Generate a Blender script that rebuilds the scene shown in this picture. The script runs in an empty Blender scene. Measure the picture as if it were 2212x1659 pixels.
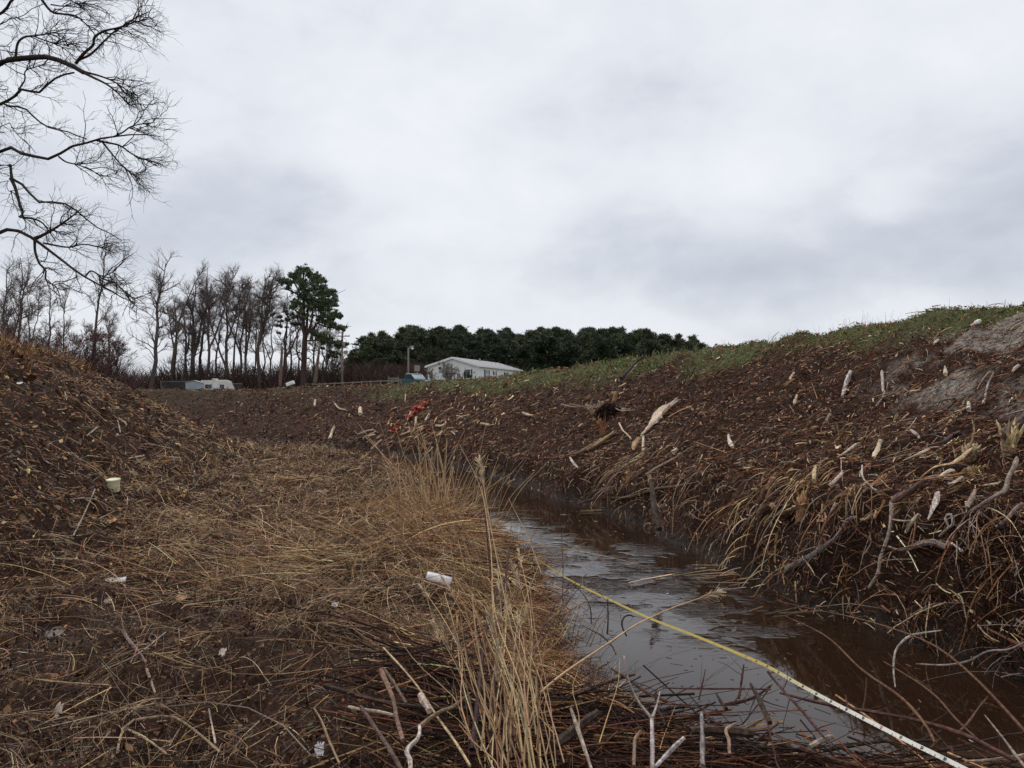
import bpy, bmesh, math, random
import numpy as np
from mathutils import Vector, Matrix

# ------------------------------------------------------------------ camera, world, sun, exposure
SC = bpy.context.scene
COL = SC.collection
IW, IH, F, VH = 2212.0, 1659.0, 1737.0, 864.0       # photo measured at 2212 px wide
EYE = np.array([0.0, 0.0, 1.75])
PITCH = math.atan((VH - IH / 2) / F)
cd = bpy.data.cameras.new('camera')
cam = bpy.data.objects.new('camera', cd)
COL.objects.link(cam)
cam.location = EYE
cam.rotation_euler = (math.pi / 2 + PITCH, 0, 0)
cd.sensor_width = 36
cd.lens = 36 * F / IW
cd.clip_end = 9000
cd.clip_start = 0.05
SC.camera = cam
SC.view_settings.view_transform = 'Standard'
SC.view_settings.look = 'None'
SC.view_settings.gamma = 1
SC.view_settings.exposure = 0.12
SC.render.resolution_x, SC.render.resolution_y = 1024, 768

SUN_EL, SUN_AZ = math.radians(52), math.radians(-25)   # azimuth measured from +Y towards +X
sd = bpy.data.lights.new('sun', 'SUN')
sd.energy = 1.5
sd.angle = math.radians(14)
sd.color = (1.0, 0.95, 0.87)
so = bpy.data.objects.new('sun', sd)
COL.objects.link(so)
_sv = Vector((math.sin(SUN_AZ) * math.cos(SUN_EL), math.cos(SUN_AZ) * math.cos(SUN_EL), math.sin(SUN_EL)))
so.rotation_euler = _sv.to_track_quat('Z', 'Y').to_euler()
so.location = (0, 0, 50)


class NT:
    """short hand for building node trees"""
    def __init__(s, tree):
        s.t = tree
        tree.nodes.clear()

    def n(s, kind, ins=None, **kw):
        nd = s.t.nodes.new(kind)
        for k, v in kw.items():
            setattr(nd, k, v)
        for k, v in (ins or {}).items():
            if isinstance(v, bpy.types.NodeSocket):
                s.t.links.new(v, nd.inputs[k])
            else:
                nd.inputs[k].default_value = v
        return nd

    def math(s, op, a, b=0.0, c=0.0, clamp=False):
        return s.n('ShaderNodeMath', {0: a, 1: b, 2: c}, operation=op, use_clamp=clamp).outputs[0]

    def vm(s, op, a, b=(0, 0, 0)):
        nd = s.n('ShaderNodeVectorMath', {0: a, 1: b}, operation=op)
        return nd.outputs['Value'] if op in ('LENGTH', 'DOT_PRODUCT') else nd.outputs[0]

    def noise(s, vec, scale, detail=4, rough=0.55, dist=0.0):
        return s.n('ShaderNodeTexNoise', {'Vector': vec, 'Scale': scale, 'Detail': detail, 'Roughness': rough, 'Distortion': dist}).outputs['Fac']

    def ramp(s, fac, stops):
        nd = s.n('ShaderNodeValToRGB', {'Fac': fac})
        el = nd.color_ramp.elements
        while len(el) < len(stops):
            el.new(0.5)
        for e, (p, c) in zip(el, stops):
            e.position = p
            e.color = (*c, 1) if len(c) == 3 else c
        return nd.outputs[0]

    def mix(s, fac, a, b, mode='MIX'):
        nd = s.n('ShaderNodeMix', data_type='RGBA', blend_type=mode)
        for i, v in ((0, fac), (6, a), (7, b)):
            if isinstance(v, bpy.types.NodeSocket):
                s.t.links.new(v, nd.inputs[i])
            else:
                nd.inputs[i].default_value = v if i == 0 else ((*v, 1) if len(v) == 3 else v)
        return nd.outputs[2]


world = bpy.data.worlds.new('World')
SC.world = world
world.use_nodes = True
W = NT(world.node_tree)
sky = W.n('ShaderNodeTexSky', sky_type='NISHITA', sun_disc=False, sun_elevation=SUN_EL, sun_rotation=SUN_AZ)
bg1 = W.n('ShaderNodeBackground', {'Color': sky.outputs[0], 'Strength': 0.1})
gen = W.n('ShaderNodeTexCoord').outputs['Generated']


def pdir(u, v):
    d = np.array([(u - IW / 2) / F, 1.0, -(v - IH / 2) / F])
    c, s_ = math.cos(PITCH), math.sin(PITCH)
    return np.array([d[0], d[1] * c - d[2] * s_, d[1] * s_ + d[2] * c])


stretch = W.vm('MULTIPLY', gen, (1.15, 0.8, 2.0))
n1 = W.noise(stretch, 2.1, 7, 0.52, 0.35)
n2 = W.noise(W.vm('ADD', stretch, (4.2, 1.3, 7.7)), 5.5, 6, 0.55, 0.2)
cl = W.math('MULTIPLY_ADD', n1, 0.68, W.math('MULTIPLY_ADD', n2, 0.55, W.math('MULTIPLY_ADD', W.noise(stretch, 14.0, 5, 0.6, 0.3), 0.16, -0.14)))
# real cloud banks at their bearings: (u, v, width, height, amount)
for (u, v, bw, bh, am) in [(430, 470, 0.30, 0.085, -0.30), (1230, 180, 0.30, 0.09, -0.20), (1720, 520, 0.34, 0.08, -0.34),
                           (1120, 330, 0.14, 0.07, -0.12), (2120, 170, 0.15, 0.10, -0.08), (1350, 620, 0.42, 0.05, -0.15),
                           (250, 120, 0.30, 0.14, -0.17), (1955, 430, 0.05, 0.025, 0.16), (900, 180, 0.28, 0.14, 0.14),
                           (1900, 60, 0.5, 0.12, 0.12), (1450, 380, 0.3, 0.06, 0.10), (700, 300, 0.3, 0.05, 0.08), (1050, 640, 0.3, 0.03, 0.06)]:
    d = pdir(u, v)
    d = d / np.linalg.norm(d)
    off = W.vm('SUBTRACT', gen, tuple(d))
    off = W.vm('ADD', off, W.vm('MULTIPLY', W.vm('SUBTRACT', W.n('ShaderNodeTexNoise', {'Vector': stretch, 'Scale': 3.5, 'Detail': 3.0}).outputs['Color'], (0.5, 0.5, 0.5)), (0.22, 0.0, 0.09)))
    ln = W.vm('LENGTH', W.vm('MULTIPLY', off, (1 / bw, 0.8, 1 / bh)))
    g = W.n('ShaderNodeMapRange', {'Value': ln, 'From Min': 1.5, 'From Max': 0.0, 'To Min': 0.0, 'To Max': am * .85}, interpolation_type='SMOOTHERSTEP').outputs[0]
    cl = W.math('ADD', cl, g)
ccol = W.ramp(cl, [(0.12, (0.45, 0.48, 0.555)), (0.34, (0.585, 0.617, 0.683)), (0.53, (0.735, 0.757, 0.81)), (0.78, (0.835, 0.85, 0.885))])
bg2 = W.n('ShaderNodeBackground', {'Color': ccol, 'Strength': 1.0})
ms = W.n('ShaderNodeMixShader', {0: 0.93, 1: bg1.outputs[0], 2: bg2.outputs[0]})
W.n('ShaderNodeOutputWorld', {'Surface': ms.outputs[0]})

# ------------------------------------------------------------------ helpers
RS = np.random.RandomState(7)
random.seed(7)
_LAT = np.random.RandomState(3).rand(256, 256)


def vnoise(x, y):
    x = np.asarray(x, float); y = np.asarray(y, float)
    xi = np.floor(x).astype(int); yi = np.floor(y).astype(int)
    fx = x - xi; fy = y - yi
    fx = fx * fx * (3 - 2 * fx); fy = fy * fy * (3 - 2 * fy)
    a = _LAT[xi & 255, yi & 255]; b = _LAT[(xi + 1) & 255, yi & 255]
    c = _LAT[xi & 255, (yi + 1) & 255]; d = _LAT[(xi + 1) & 255, (yi + 1) & 255]
    return (a * (1 - fx) + b * fx) * (1 - fy) + (c * (1 - fx) + d * fx) * fy - 0.5


def fbm(x, y, sc, oc=3):
    v = 0; a = 1.0
    for i in range(oc):
        v = v + a * vnoise(x * sc + 17.3 * i, y * sc - 9.1 * i)
        sc *= 2.1; a *= 0.5
    return v


def sst(a, b, x):
    t = np.clip((np.asarray(x, float) - a) / (b - a), 0, 1)
    return t * t * (3 - 2 * t)


def tag(o, label=None, cat=None, group=None, kind=None):
    if label: o['label'] = label
    if cat: o['category'] = cat
    if group: o['group'] = group
    if kind: o['kind'] = kind
    return o


def empty(name, loc, label, cat, group=None, rz=0.0):
    o = bpy.data.objects.new(name, None)
    o.location = [float(c) for c in loc]
    o.rotation_euler = (0, 0, rz)
    o.empty_display_size = 0.3
    COL.objects.link(o)
    return tag(o, label, cat, group)


def link_mesh(name, me, parent=None, loc=None):
    o = bpy.data.objects.new(name, me)
    COL.objects.link(o)
    if parent: o.parent = parent
    if loc is not None: o.location = [float(c) for c in loc]
    return o


class MB:
    """collects quads and triangles with a colour per vertex, builds ONE mesh"""
    def __init__(s):
        s.V, s.Q, s.T, s.C, s.n = [], [], [], [], 0

    def add(s, V, Q=None, T=None, C=(1, 1, 1)):
        V = np.asarray(V, float).reshape(-1, 3)
        C = np.asarray(C, float)
        if C.ndim == 1: C = np.tile(C, (len(V), 1))
        s.V.append(V); s.C.append(C)
        if Q is not None and len(Q): s.Q.append(np.asarray(Q, int).reshape(-1, 4) + s.n)
        if T is not None and len(T): s.T.append(np.asarray(T, int).reshape(-1, 3) + s.n)
        s.n += len(V)
        return s

    def mesh(s, name, mats, smooth=False, origin=None):
        V = np.concatenate(s.V); C = np.concatenate(s.C)
        if origin is not None: V = V - np.asarray(origin, float)
        Q = np.concatenate(s.Q) if s.Q else np.zeros((0, 4), int)
        T = np.concatenate(s.T) if s.T else np.zeros((0, 3), int)
        me = bpy.data.meshes.new(name)
        me.vertices.add(len(V)); me.vertices.foreach_set('co', V.astype(np.float32).ravel())
        nl = len(Q) * 4 + len(T) * 3
        me.loops.add(nl)
        me.loops.foreach_set('vertex_index', np.concatenate([Q.ravel(), T.ravel()]).astype(np.int32))
        me.polygons.add(len(Q) + len(T))
        st = np.concatenate([np.arange(len(Q)) * 4, len(Q) * 4 + np.arange(len(T)) * 3]).astype(np.int32)
        me.polygons.foreach_set('loop_start', st)
        try:
            me.polygons.foreach_set('loop_total', np.concatenate([np.full(len(Q), 4), np.full(len(T), 3)]).astype(np.int32))
        except Exception:
            pass
        me.update(calc_edges=True)
        at = me.color_attributes.new('col', 'FLOAT_COLOR', 'POINT')
        at.data.foreach_set('color', np.hstack([C, np.ones((len(C), 1))]).astype(np.float32).ravel())
        me.polygons.foreach_set('use_smooth', np.full(len(Q) + len(T), smooth))
        for m in (mats if isinstance(mats, (list, tuple)) else [mats]):
            me.materials.append(m)
        me.update()
        return me

    def obj(s, name, mats, parent=None, smooth=False, origin=None):
        me = s.mesh(name, mats, smooth, origin)
        return link_mesh(name, me, parent, origin if parent is None else None)


def nrm(v):
    return v / np.maximum(np.linalg.norm(v, axis=-1, keepdims=True), 1e-9)


def strands(mb, P, R, C, sides=3, rs=None, cap=False):
    """P (N,K,3) centre lines, R (N,K) radii, C (N,3) colours; sides=2 gives flat ribbons"""
    rs = rs or RS
    P = np.asarray(P, float); N, K = P.shape[:2]
    if N == 0: return
    R = np.asarray(R, float)
    if R.ndim == 1: R = np.tile(R, (N, 1)) if len(R) == K else np.repeat(R[:, None], K, 1)
    C = np.asarray(C, float)
    if C.ndim == 1: C = np.tile(C, (N, 1))
    T = np.gradient(P, axis=1); T = nrm(T)
    ref = nrm(rs.normal(size=(N, 1, 3)))
    A = nrm(np.cross(T, np.broadcast_to(ref, T.shape)))
    B = np.cross(T, A)
    ring = []
    for k in range(sides):
        a = 2 * math.pi * k / sides
        ring.append(P + (A * math.cos(a) + B * math.sin(a)) * R[..., None])
    V = np.stack(ring, 2)                     # N,K,S,3
    idx = np.arange(N * K * sides).reshape(N, K, sides)
    q = []
    for k in range(sides if sides > 2 else 1):
        k2 = (k + 1) % sides
        q.append(np.stack([idx[:, :-1, k], idx[:, :-1, k2], idx[:, 1:, k2], idx[:, 1:, k]], -1).reshape(-1, 4))
    Q = np.concatenate(q)
    Tt = None; Qc = None
    if cap and sides > 2:
        tt = []
        for e in (0, K - 1):
            for k in range(1, sides - 1):
                a, b = (k, k + 1) if e else (k + 1, k)
                tt.append(np.stack([idx[:, e, 0], idx[:, e, a], idx[:, e, b]], -1))
        Tt = np.concatenate(tt)
    cc = np.repeat(C, K * sides, 0)
    mb.add(V.reshape(-1, 3), Q, Tt, cc)


def resample(pts, K):
    pts = np.asarray(pts, float)
    d = np.r_[0, np.cumsum(np.linalg.norm(np.diff(pts, axis=0), axis=1))]
    t = np.linspace(0, d[-1], K)
    return np.stack([np.interp(t, d, pts[:, i]) for i in range(3)], 1)


def smooth_poly(pts, K):
    """Catmull-Rom through pts, K samples"""
    p = np.asarray(pts, float)
    if len(p) < 3: return resample(p, K)
    q = np.vstack([2 * p[0] - p[1], p, 2 * p[-1] - p[-2]])
    out = []
    for i in range(1, len(q) - 2):
        for t in np.linspace(0, 1, 8, endpoint=False):
            a, b, c, d = q[i - 1], q[i], q[i + 1], q[i + 2]
            out.append(0.5 * ((2 * b) + (-a + c) * t + (2 * a - 5 * b + 4 * c - d) * t * t + (-a + 3 * b - 3 * c + d) * t ** 3))
    out.append(p[-1])
    return resample(out, K)


def jit(n, base, amt, rs=None):
    """n colours around base: brightness and slight hue jitter"""
    rs = rs or RS
    b = np.asarray(base, float)
    v = np.exp(rs.normal(0, amt, (n, 1)))
    return np.clip(b * v * (1 + rs.normal(0, 0.07, (n, 3))), 0.004, 0.85)


def pick(n, pal, rs=None):
    """palette [(weight, colour, jitter)]"""
    rs = rs or RS
    w = np.array([p[0] for p in pal], float); w /= w.sum()
    k = rs.choice(len(pal), n, p=w)
    out = np.zeros((n, 3))
    for i, p in enumerate(pal):
        m = k == i
        out[m] = jit(m.sum(), p[1], p[2], rs)
    return out


def spawn(P, n, ln, ang, up=0.0, t0=0.3, t1=1.0, K=5, wob=0.15, bias=(0, 0, 0), rs=None, taper=0.0):
    """grow n children from every parent line P (N,Kp,3)"""
    rs = rs or RS
    N, Kp = P.shape[:2]
    M = N * n
    pi = np.repeat(np.arange(N), n)
    t = rs.uniform(t0, t1, M) * (Kp - 1)
    i = np.minimum(t.astype(int), Kp - 2); f = (t - i)[:, None]
    pos = P[pi, i] * (1 - f) + P[pi, i + 1] * f
    tan = nrm(P[pi, i + 1] - P[pi, i])
    per = nrm(np.cross(tan, nrm(rs.normal(size=(M, 3)))))
    a = np.radians(rs.uniform(ang[0], ang[1], M))[:, None]
    d = nrm(tan * np.cos(a) + per * np.sin(a) + np.array([0, 0, up]) + np.asarray(bias, float))
    L = rs.uniform(ln[0], ln[1], M) * (1 - taper * (t / (Kp - 1)))
    out = np.zeros((M, K, 3)); out[:, 0] = pos
    seg = (L / (K - 1))[:, None]
    for k in range(1, K):
        d = nrm(d + rs.normal(0, wob, (M, 3)) + np.array([0, 0, up * 0.25]) + np.asarray(bias, float) * 0.2)
        out[:, k] = out[:, k - 1] + d * seg
    return out


def mat(name, build):
    m = bpy.data.materials.new(name)
    m.use_nodes = True
    t = NT(m.node_tree)
    build(t)
    return m


def surf(t, color, rough=0.8, spec=0.25, bump=None, dist=0.01, strength=0.5, **kw):
    ins = {'Base Color': color if isinstance(color, bpy.types.NodeSocket) else (*color, 1), 'Roughness': rough, 'Specular IOR Level': spec}
    ins.update(kw)
    if bump is not None:
        ins['Normal'] = t.n('ShaderNodeBump', {'Height': bump, 'Distance': dist, 'Strength': strength}).outputs[0]
    b = t.n('ShaderNodeBsdfPrincipled', ins)
    t.n('ShaderNodeOutputMaterial', {'Surface': b.outputs[0]})
    return b


def attr_mat(name, rough=0.8, spec=0.15, ns=25.0, lo=0.72, hi=1.25, bump=0.0):
    """colour comes from the mesh's own 'col' attribute, broken up by a fine stain noise"""
    def b(t):
        c = t.n('ShaderNodeAttribute', attribute_name='col').outputs['Color']
        oc = t.n('ShaderNodeTexCoord').outputs['Object']
        n = t.noise(oc, ns, 3)
        k = t.n('ShaderNodeMapRange', {'Value': n, 'From Min': 0.3, 'From Max': 0.7, 'To Min': lo, 'To Max': hi}).outputs[0]
        cc = t.vm('MULTIPLY', c, t.n('ShaderNodeCombineXYZ', {0: k, 1: k, 2: k}).outputs[0])
        surf(t, cc, rough, spec, bump=n if bump else None, dist=bump or 0.01)
    return mat(name, b)


def plain_mat(name, c1, c2, ns=8.0, rough=0.7, spec=0.3, bump=0.004, metal=0.0, stretch=(1, 1, 1)):
    def b(t):
        oc = t.vm('MULTIPLY', t.n('ShaderNodeTexCoord').outputs['Object'], stretch)
        n = t.noise(oc, ns, 5, 0.6)
        c = t.ramp(n, [(0.32, c1), (0.68, c2)])
        surf(t, c, rough, spec, bump=n, dist=bump, Metallic=metal)
    return mat(name, b)


# ------------------------------------------------------------------ terrain
CLP = [(5.2, -30), (3.6, -6), (2.75, 0), (2.1, 3.5), (1.6, 5.7), (1.2, 7.9), (.85, 9.9), (.35, 12), (-.65, 16), (-2.1, 20.5), (-4.6, 25),
       (-8.2, 30), (-13, 35), (-20, 40), (-32, 46), (-60, 58), (-130, 85), (-400, 180)]
_c3 = [(x, y, 0) for x, y in CLP]
CL = smooth_poly(_c3[:14], 60)[:, :2]
CL = np.vstack([CL, np.array(CLP[14:])])
CLS = np.r_[0, np.cumsum(np.linalg.norm(np.diff(CL, axis=0), axis=1))]
S_AT_Y = lambda y: np.interp(y, CL[:, 1], CLS)
_keyY = np.array([-30, 0, 4, 6, 8, 10, 12, 16, 20, 25, 30, 35, 40, 46, 60, 200.0])
KS = S_AT_Y(_keyY)
K_W = [1.4, 1.35, 1.32, 1.25, 1.1, 1.15, 1.08, .88, .82, .75, .6, .6, .6, .6, .6, .6]
K_HR = [3.1, 3.1, 3.1, 3.08, 3.04, 2.98, 2.87, 2.83, 2.76, 2.60, 2.40, 2.28, 2.26, 2.22, 2.22, 2.22]
K_LIP = [.8, .9, .98, .98, .88, .74, .62, .52, .45, .38, .3, .25, .25, .25, .25, .25]
K_BW = [4.4, 4.4, 4.4, 4.4, 4.4, 4.2, 4.0, 3.4, 2.9, 2.3, 1.9, 1.6, 1.2, 1, 1, 1]
K_HL = [3.3, 3.3, 3.3, 3.3, 3.3, 3.3, 3.3, 3.2, 2.95, 2.6, 2.4, 2.35, 2.35, 2.35, 2.35, 2.35]


def cl_coords(x, y):
    x = np.asarray(x, float); y = np.asarray(y, float)
    sh = x.shape; x = x.ravel(); y = y.ravel()
    best = np.full(x.shape, 1e18); d = np.zeros_like(x); s = np.zeros_like(x)
    for i in range(len(CL) - 1):
        ax, ay = CL[i]; bx, by = CL[i + 1]
        ex, ey = bx - ax, by - ay; L2 = ex * ex + ey * ey
        t = np.clip(((x - ax) * ex + (y - ay) * ey) / L2, 0, 1)
        px, py = x - ax - t * ex, y - ay - t * ey
        dd = px * px + py * py
        m = dd < best
        best = np.where(m, dd, best)
        sg = np.where(ex * py - ey * px > 0, -1.0, 1.0)     # + : right-hand bank
        d = np.where(m, sg * np.sqrt(dd), d)
        s = np.where(m, CLS[i] + t * math.sqrt(L2), s)
    return d.reshape(sh), s.reshape(sh)


def field_z(x, y):
    az = x / np.maximum(y, 20)
    r = sst(-0.36, -0.25, az) * sst(45, 85, y)
    return 2.10 + 0.85 * r + 0.25 * sst(-0.12, 0.0, az) * sst(60, 100, y)


def jam_mask(x, y):
    line = 4.1 - 0.40 * x
    return sst(0.25, -0.15, y - line) * sst(2.3, 1.7, x) * sst(-2.0, 0.0, x)


def ground_raw(x, y, fine=True):
    d, s = cl_coords(x, y)
    w = np.interp(s, KS, K_W); hr = np.interp(s, KS, K_HR); lip = np.interp(s, KS, K_LIP)
    bw = np.interp(s, KS, K_BW); hl = np.interp(s, KS, K_HL)
    wob = fbm(x, y, 0.9, 3)
    w = w + wob * 0.28
    big = fbm(x, y, 0.23, 3)
    fz = field_z(x, y)
    # right side
    t = d - w
    u = np.clip((t - 0.42) / 4.3, 0, 1)
    prof = u * 0.93 + 0.07 * np.sin(u * math.pi / 2) - 0.055 * np.sin(u * math.pi)
    zr = np.where(t < 0.42, -0.25 + (lip + .25) * sst(-0.12, 0.42, t), lip + (hr - lip) * prof)
    back = sst(0.6, 9.0, t - 4.7)
    zr = np.where(t > 4.7, hr + 0.10 * np.sin(np.clip((t - 4.7) / 1.5, 0, 1) * math.pi) + (fz - hr) * back, zr)
    zr = zr + (big * 0.30) * sst(0.4, 2.5, t) * sst(6.5, 4.2, t)
    # left side
    tl = -d - w
    zb = 0.13 + 0.035 * np.clip(tl, 0, 10) + 0.10 * sst(0.1, 0.9, tl)
    ub = np.clip((tl - bw) / 5.3, 0, 1)
    zl = zb + (hl - zb) * (ub * ub * (3 - 2 * ub) * 0.45 + ub * 0.55)
    zl = np.where(tl < 0.16, -0.2 + (zb + .2) * sst(-0.14, 0.16, tl), zl)
    zl = zl + (fz - hl) * sst(0.5, 12.0, tl - bw - 5.3)
    zl = zl + big * 0.34 * sst(0.4, 2.0, tl) * sst(12, 8, tl)
    z = np.where(d > 0, zr, zl)
    # mound of matted grass on the left bank edge, dips further back
    z = z + 0.20 * np.exp(-(((x + 1.3) / 1.1) ** 2 + ((y - 8.3) / 2.2) ** 2))
    bed = -0.32 * (1 - (d / np.maximum(w, .2)) ** 2)
    z = np.where(np.abs(d) < w - 0.1, np.minimum(bed, -0.05), z)
    j = jam_mask(x, y)
    z = z * (1 - j) + np.maximum(z, 0.20 + 0.10 * fbm(x, y, 1.7, 2)) * j
    if fine:
        dist = np.sqrt(x * x + y * y)
        near = sst(60, 15, dist)
        land = sst(0.0, 0.3, np.abs(d) - w)
        z = z + (fbm(x, y, 1.5, 2) * 0.12 + fbm(x, y, 3.1, 3) * 0.12 + fbm(x, y, 11.0, 2) * 0.035) * near * (0.25 + 0.75 * land) * sst(-.2, .1, z)
    z = z + 0.05 * big * sst(20, 60, y)
    return z, d, s, w


def GZ(x, y):
    return ground_raw(x, y)[0]


def at(u, v, Y):
    """point at depth Y seen at photo pixel (u, v)"""
    d = pdir(u, v)
    return EYE + d * (Y / d[1])


def hit(u, v, lift=0.0, tmax=70.0):
    d = pdir(u, v); d = d / d[1]
    t = np.concatenate([np.arange(1.2, 14, 0.02), np.arange(14, tmax, 0.08)])
    P = EYE + d * t[:, None]
    z = np.maximum(GZ(P[:, 0], P[:, 1]), 0.0)
    m = np.nonzero(P[:, 2] < z)[0]
    p = P[m[0]] if len(m) else P[-1]
    return np.array([p[0], p[1], max(float(GZ(p[0], p[1])), 0.0) + lift])


def grid_axis(a0, step, lin, rate, end):
    out = [a0]; 
    while out[-1] < end:
        r = out[-1] - a0
        st = step if r < lin else (step * (1 + (r - lin) * rate) if r < 80 else (out[-1] - a0) * 0.12)
        out.append(out[-1] + st)
    return np.array(out)


ys = grid_axis(1.2, 0.042, 5.0, 0.24, 4500)
ys = np.r_[[-400, -150, -60, -30, -15, -8, -5, -3, -2, -1.2, -.6, 0, .35, .7, 1.0], ys]
xp = grid_axis(0.0, 0.05, 6.0, 0.25, 4500)
xs = np.r_[-xp[::-1][:-1], xp]
GX, GY = np.meshgrid(xs, ys)
gz, gd, gs, gw = ground_raw(GX, GY)
ny, nx = GX.shape
idx = np.arange(nx * ny).reshape(ny, nx)
GQ = np.stack([idx[:-1, :-1], idx[:-1, 1:], idx[1:, 1:], idx[1:, :-1]], -1).reshape(-1, 4)


def zone_green(x, y, z, d, s, w):
    t = d - w
    n = fbm(x, y, 0.9, 3)
    right = sst(3.8, 4.7, t + n * 1.2 + 0.035 * (np.minimum(y, 20) - 12)) * (1 - 0.85 * sst(31, 38, y)) * sst(-0.5, .1, n + 0.32)
    tl = -d - w
    left = 0.35 * sst(6.5, 10.0, tl + n * 2) * sst(0.05, .5, n + .1)
    fld = sst(52, 62, y) * 0.8
    return np.clip(np.where(d > 0, right, left) + fld, 0, 1)


def zone_sand(x, y, z, d, s, w):
    t = d - w
    n = fbm(x, y, 1.3, 3)
    m = np.exp(-(((x - 6.0) / 1.15) ** 2 + ((y - 9.7) / 1.3) ** 2)) * 1.9
    m2 = 0.8 * np.exp(-(((x - 4.7) / .45) ** 2 + ((y - 7.7) / .6) ** 2))
    n4 = fbm(x * .6 + y * .8, y * .6 - x * .8, 2.6, 3)
    return np.clip((m + m2) * sst(-.12, .22, n * .7 + 1.3 * n4 + .02), 0, 1)


zg = zone_green(GX, GY, gz, gd, gs, gw)
zs = zone_sand(GX, GY, gz, gd, gs, gw)
zw = np.clip(1 - sst(0.02, 0.22, gz), 0, 1)
mbg = MB()
mbg.add(np.stack([GX, GY, gz], -1).reshape(-1, 3), GQ, C=np.stack([zg, zs, zw], -1).reshape(-1, 3))


def _ground(t):
    a = t.n('ShaderNodeSeparateColor', {0: t.n('ShaderNodeAttribute', attribute_name='col').outputs['Color']})
    oc = t.n('ShaderNodeTexCoord').outputs['Object']
    n1 = t.noise(oc, 1.7, 5, 0.6)
    n2 = t.noise(oc, 14.0, 6, 0.7)
    n3 = t.noise(oc, 60.0, 4, 0.65)
    soil = t.ramp(n2, [(0.30, (0.010, 0.0045, 0.003)), (0.50, (0.034, 0.0155, 0.009)), (0.68, (0.10, 0.048, 0.027))])
    soil2 = t.ramp(n3, [(0.35, (0.012, 0.0055, 0.0035)), (0.66, (0.075, 0.036, 0.02))])
    soil = t.mix(t.n('ShaderNodeMapRange', {'Value': n1, 'From Min': .4, 'From Max': .6}).outputs[0], soil, soil2)
    grass = t.ramp(n2, [(0.3, (0.055, 0.07, 0.022)), (0.55, (0.10, 0.115, 0.04)), (0.72, (0.17, 0.15, 0.08))])
    ns = t.noise(t.vm('MULTIPLY', oc, (1.0, 2.2, 3.0)), 9.0, 7, 0.75)
    sand = t.ramp(ns, [(0.36, (0.05, 0.036, 0.028)), (0.48, (0.20, 0.165, 0.14)), (0.62, (0.42, 0.37, 0.32))])
    wet = t.ramp(n2, [(0.3, (0.012, 0.009, 0.007)), (0.7, (0.04, 0.027, 0.018))])
    c = t.mix(t.math('MULTIPLY', a.outputs[0], 0.85), soil, grass)
    c = t.mix(a.outputs[1], c, sand)
    c = t.mix(t.math('MULTIPLY', a.outputs[2], 0.9), c, wet)
    rg = t.n('ShaderNodeMapRange', {'Value': a.outputs[2], 'To Min': 0.95, 'To Max': 0.45}).outputs[0]
    h = t.math('MULTIPLY_ADD', n3, 0.5, n2)
    surf(t, c, rg, 0.2, bump=h, dist=0.05, strength=0.9)


M_GROUND = mat('ground_soil', _ground)
gobj = mbg.obj('ground', M_GROUND, smooth=True)
tag(gobj, kind='structure')

# water: one sheet in the channel, following the centre line
def _water(t):
    oc = t.n('ShaderNodeTexCoord').outputs['Object']
    v1 = t.vm('MULTIPLY', oc, (2.6, 6.5, 1.0))
    n1 = t.noise(v1, 1.6, 3, 0.55, 1.2)
    n2 = t.noise(t.vm('MULTIPLY', oc, (5.0, 22.0, 1)), 1.3, 2, 0.5, 0.3)
    # ripples only where the flow breaks over the shallows, calm against the near bank
    at_ = t.n('ShaderNodeSeparateColor', {0: t.n('ShaderNodeAttribute', attribute_name='col').outputs['Color']})
    rip = at_.outputs[0]
    big = t.noise(oc, 1.5, 3, 0.5)
    patch = t.n('ShaderNodeMapRange', {'Value': big, 'From Min': 0.47, 'From Max': 0.60}).outputs[0]
    h = t.math('MULTIPLY', t.math('ADD', t.math('MULTIPLY', n1, 1.0), t.math('MULTIPLY', n2, 0.45)),
               t.math('MULTIPLY_ADD', rip, t.math('MULTIPLY_ADD', patch, 0.95, 0.05), 0.004))
    c = t.mix(at_.outputs[1], (0.021, 0.0105, 0.006), (0.14, 0.10, 0.07))
    surf(t, c, 0.02, 0.5, bump=h, dist=0.04, strength=1.0, IOR=1.333)


wm = MB()
wy = grid_axis(2.0, 0.12, 10, 0.1, 60)
wx = np.arange(-30, 6, 0.15)
WX, WY = np.meshgrid(wx, np.r_[-20, -8, -3, 0, wy])
wd, ws = cl_coords(WX, WY)
rip = sst(5.2, 6.8, WY) * (0.03 + 0.97 * sst(10.5, 7.5, WY)) * sst(-0.9, -0.2, wd + 0.25 * (WY - 7)) + 0.12
rip = np.clip(rip - .12, 0, 1)
mud = 1.6 * sst(4.2, 3.3, WY) * sst(1.3, 2.1, WX) * (0.5 + fbm(WX, WY, 2.0, 2))
widx = np.arange(WX.size).reshape(WX.shape)
keep = np.abs(wd) < 2.6
WQ = np.stack([widx[:-1, :-1], widx[:-1, 1:], widx[1:, 1:], widx[1:, :-1]], -1)
WQ = WQ[keep[:-1, :-1] | keep[1:, 1:]]
wm.add(np.stack([WX, WY, np.zeros_like(WX)], -1).reshape(-1, 3), WQ.reshape(-1, 4), C=np.stack([rip, np.clip(mud, 0, 1), 0 * rip], -1).reshape(-1, 3))
M_WATER = mat('murky_water', _water)
tag(wm.obj('water', M_WATER), kind='structure')

# ------------------------------------------------------------------ materials
M_STRAW = attr_mat('dry_plant_fibre', 0.75, 0.2, 30)
M_LEAF = attr_mat('dead_leaf', 0.7, 0.2, 45)
M_WOOD = attr_mat('weathered_wood', 0.8, 0.15, 55, 0.45, 1.4, 0.008)
M_GRASS = attr_mat('green_blades', 0.6, 0.25, 10)
M_BARK = attr_mat('tree_bark', 0.9, 0.1, 6, 0.7, 1.25, 0.02)
M_NEEDLE = attr_mat('pine_needles', 0.65, 0.2, 3, 0.7, 1.3)

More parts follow.
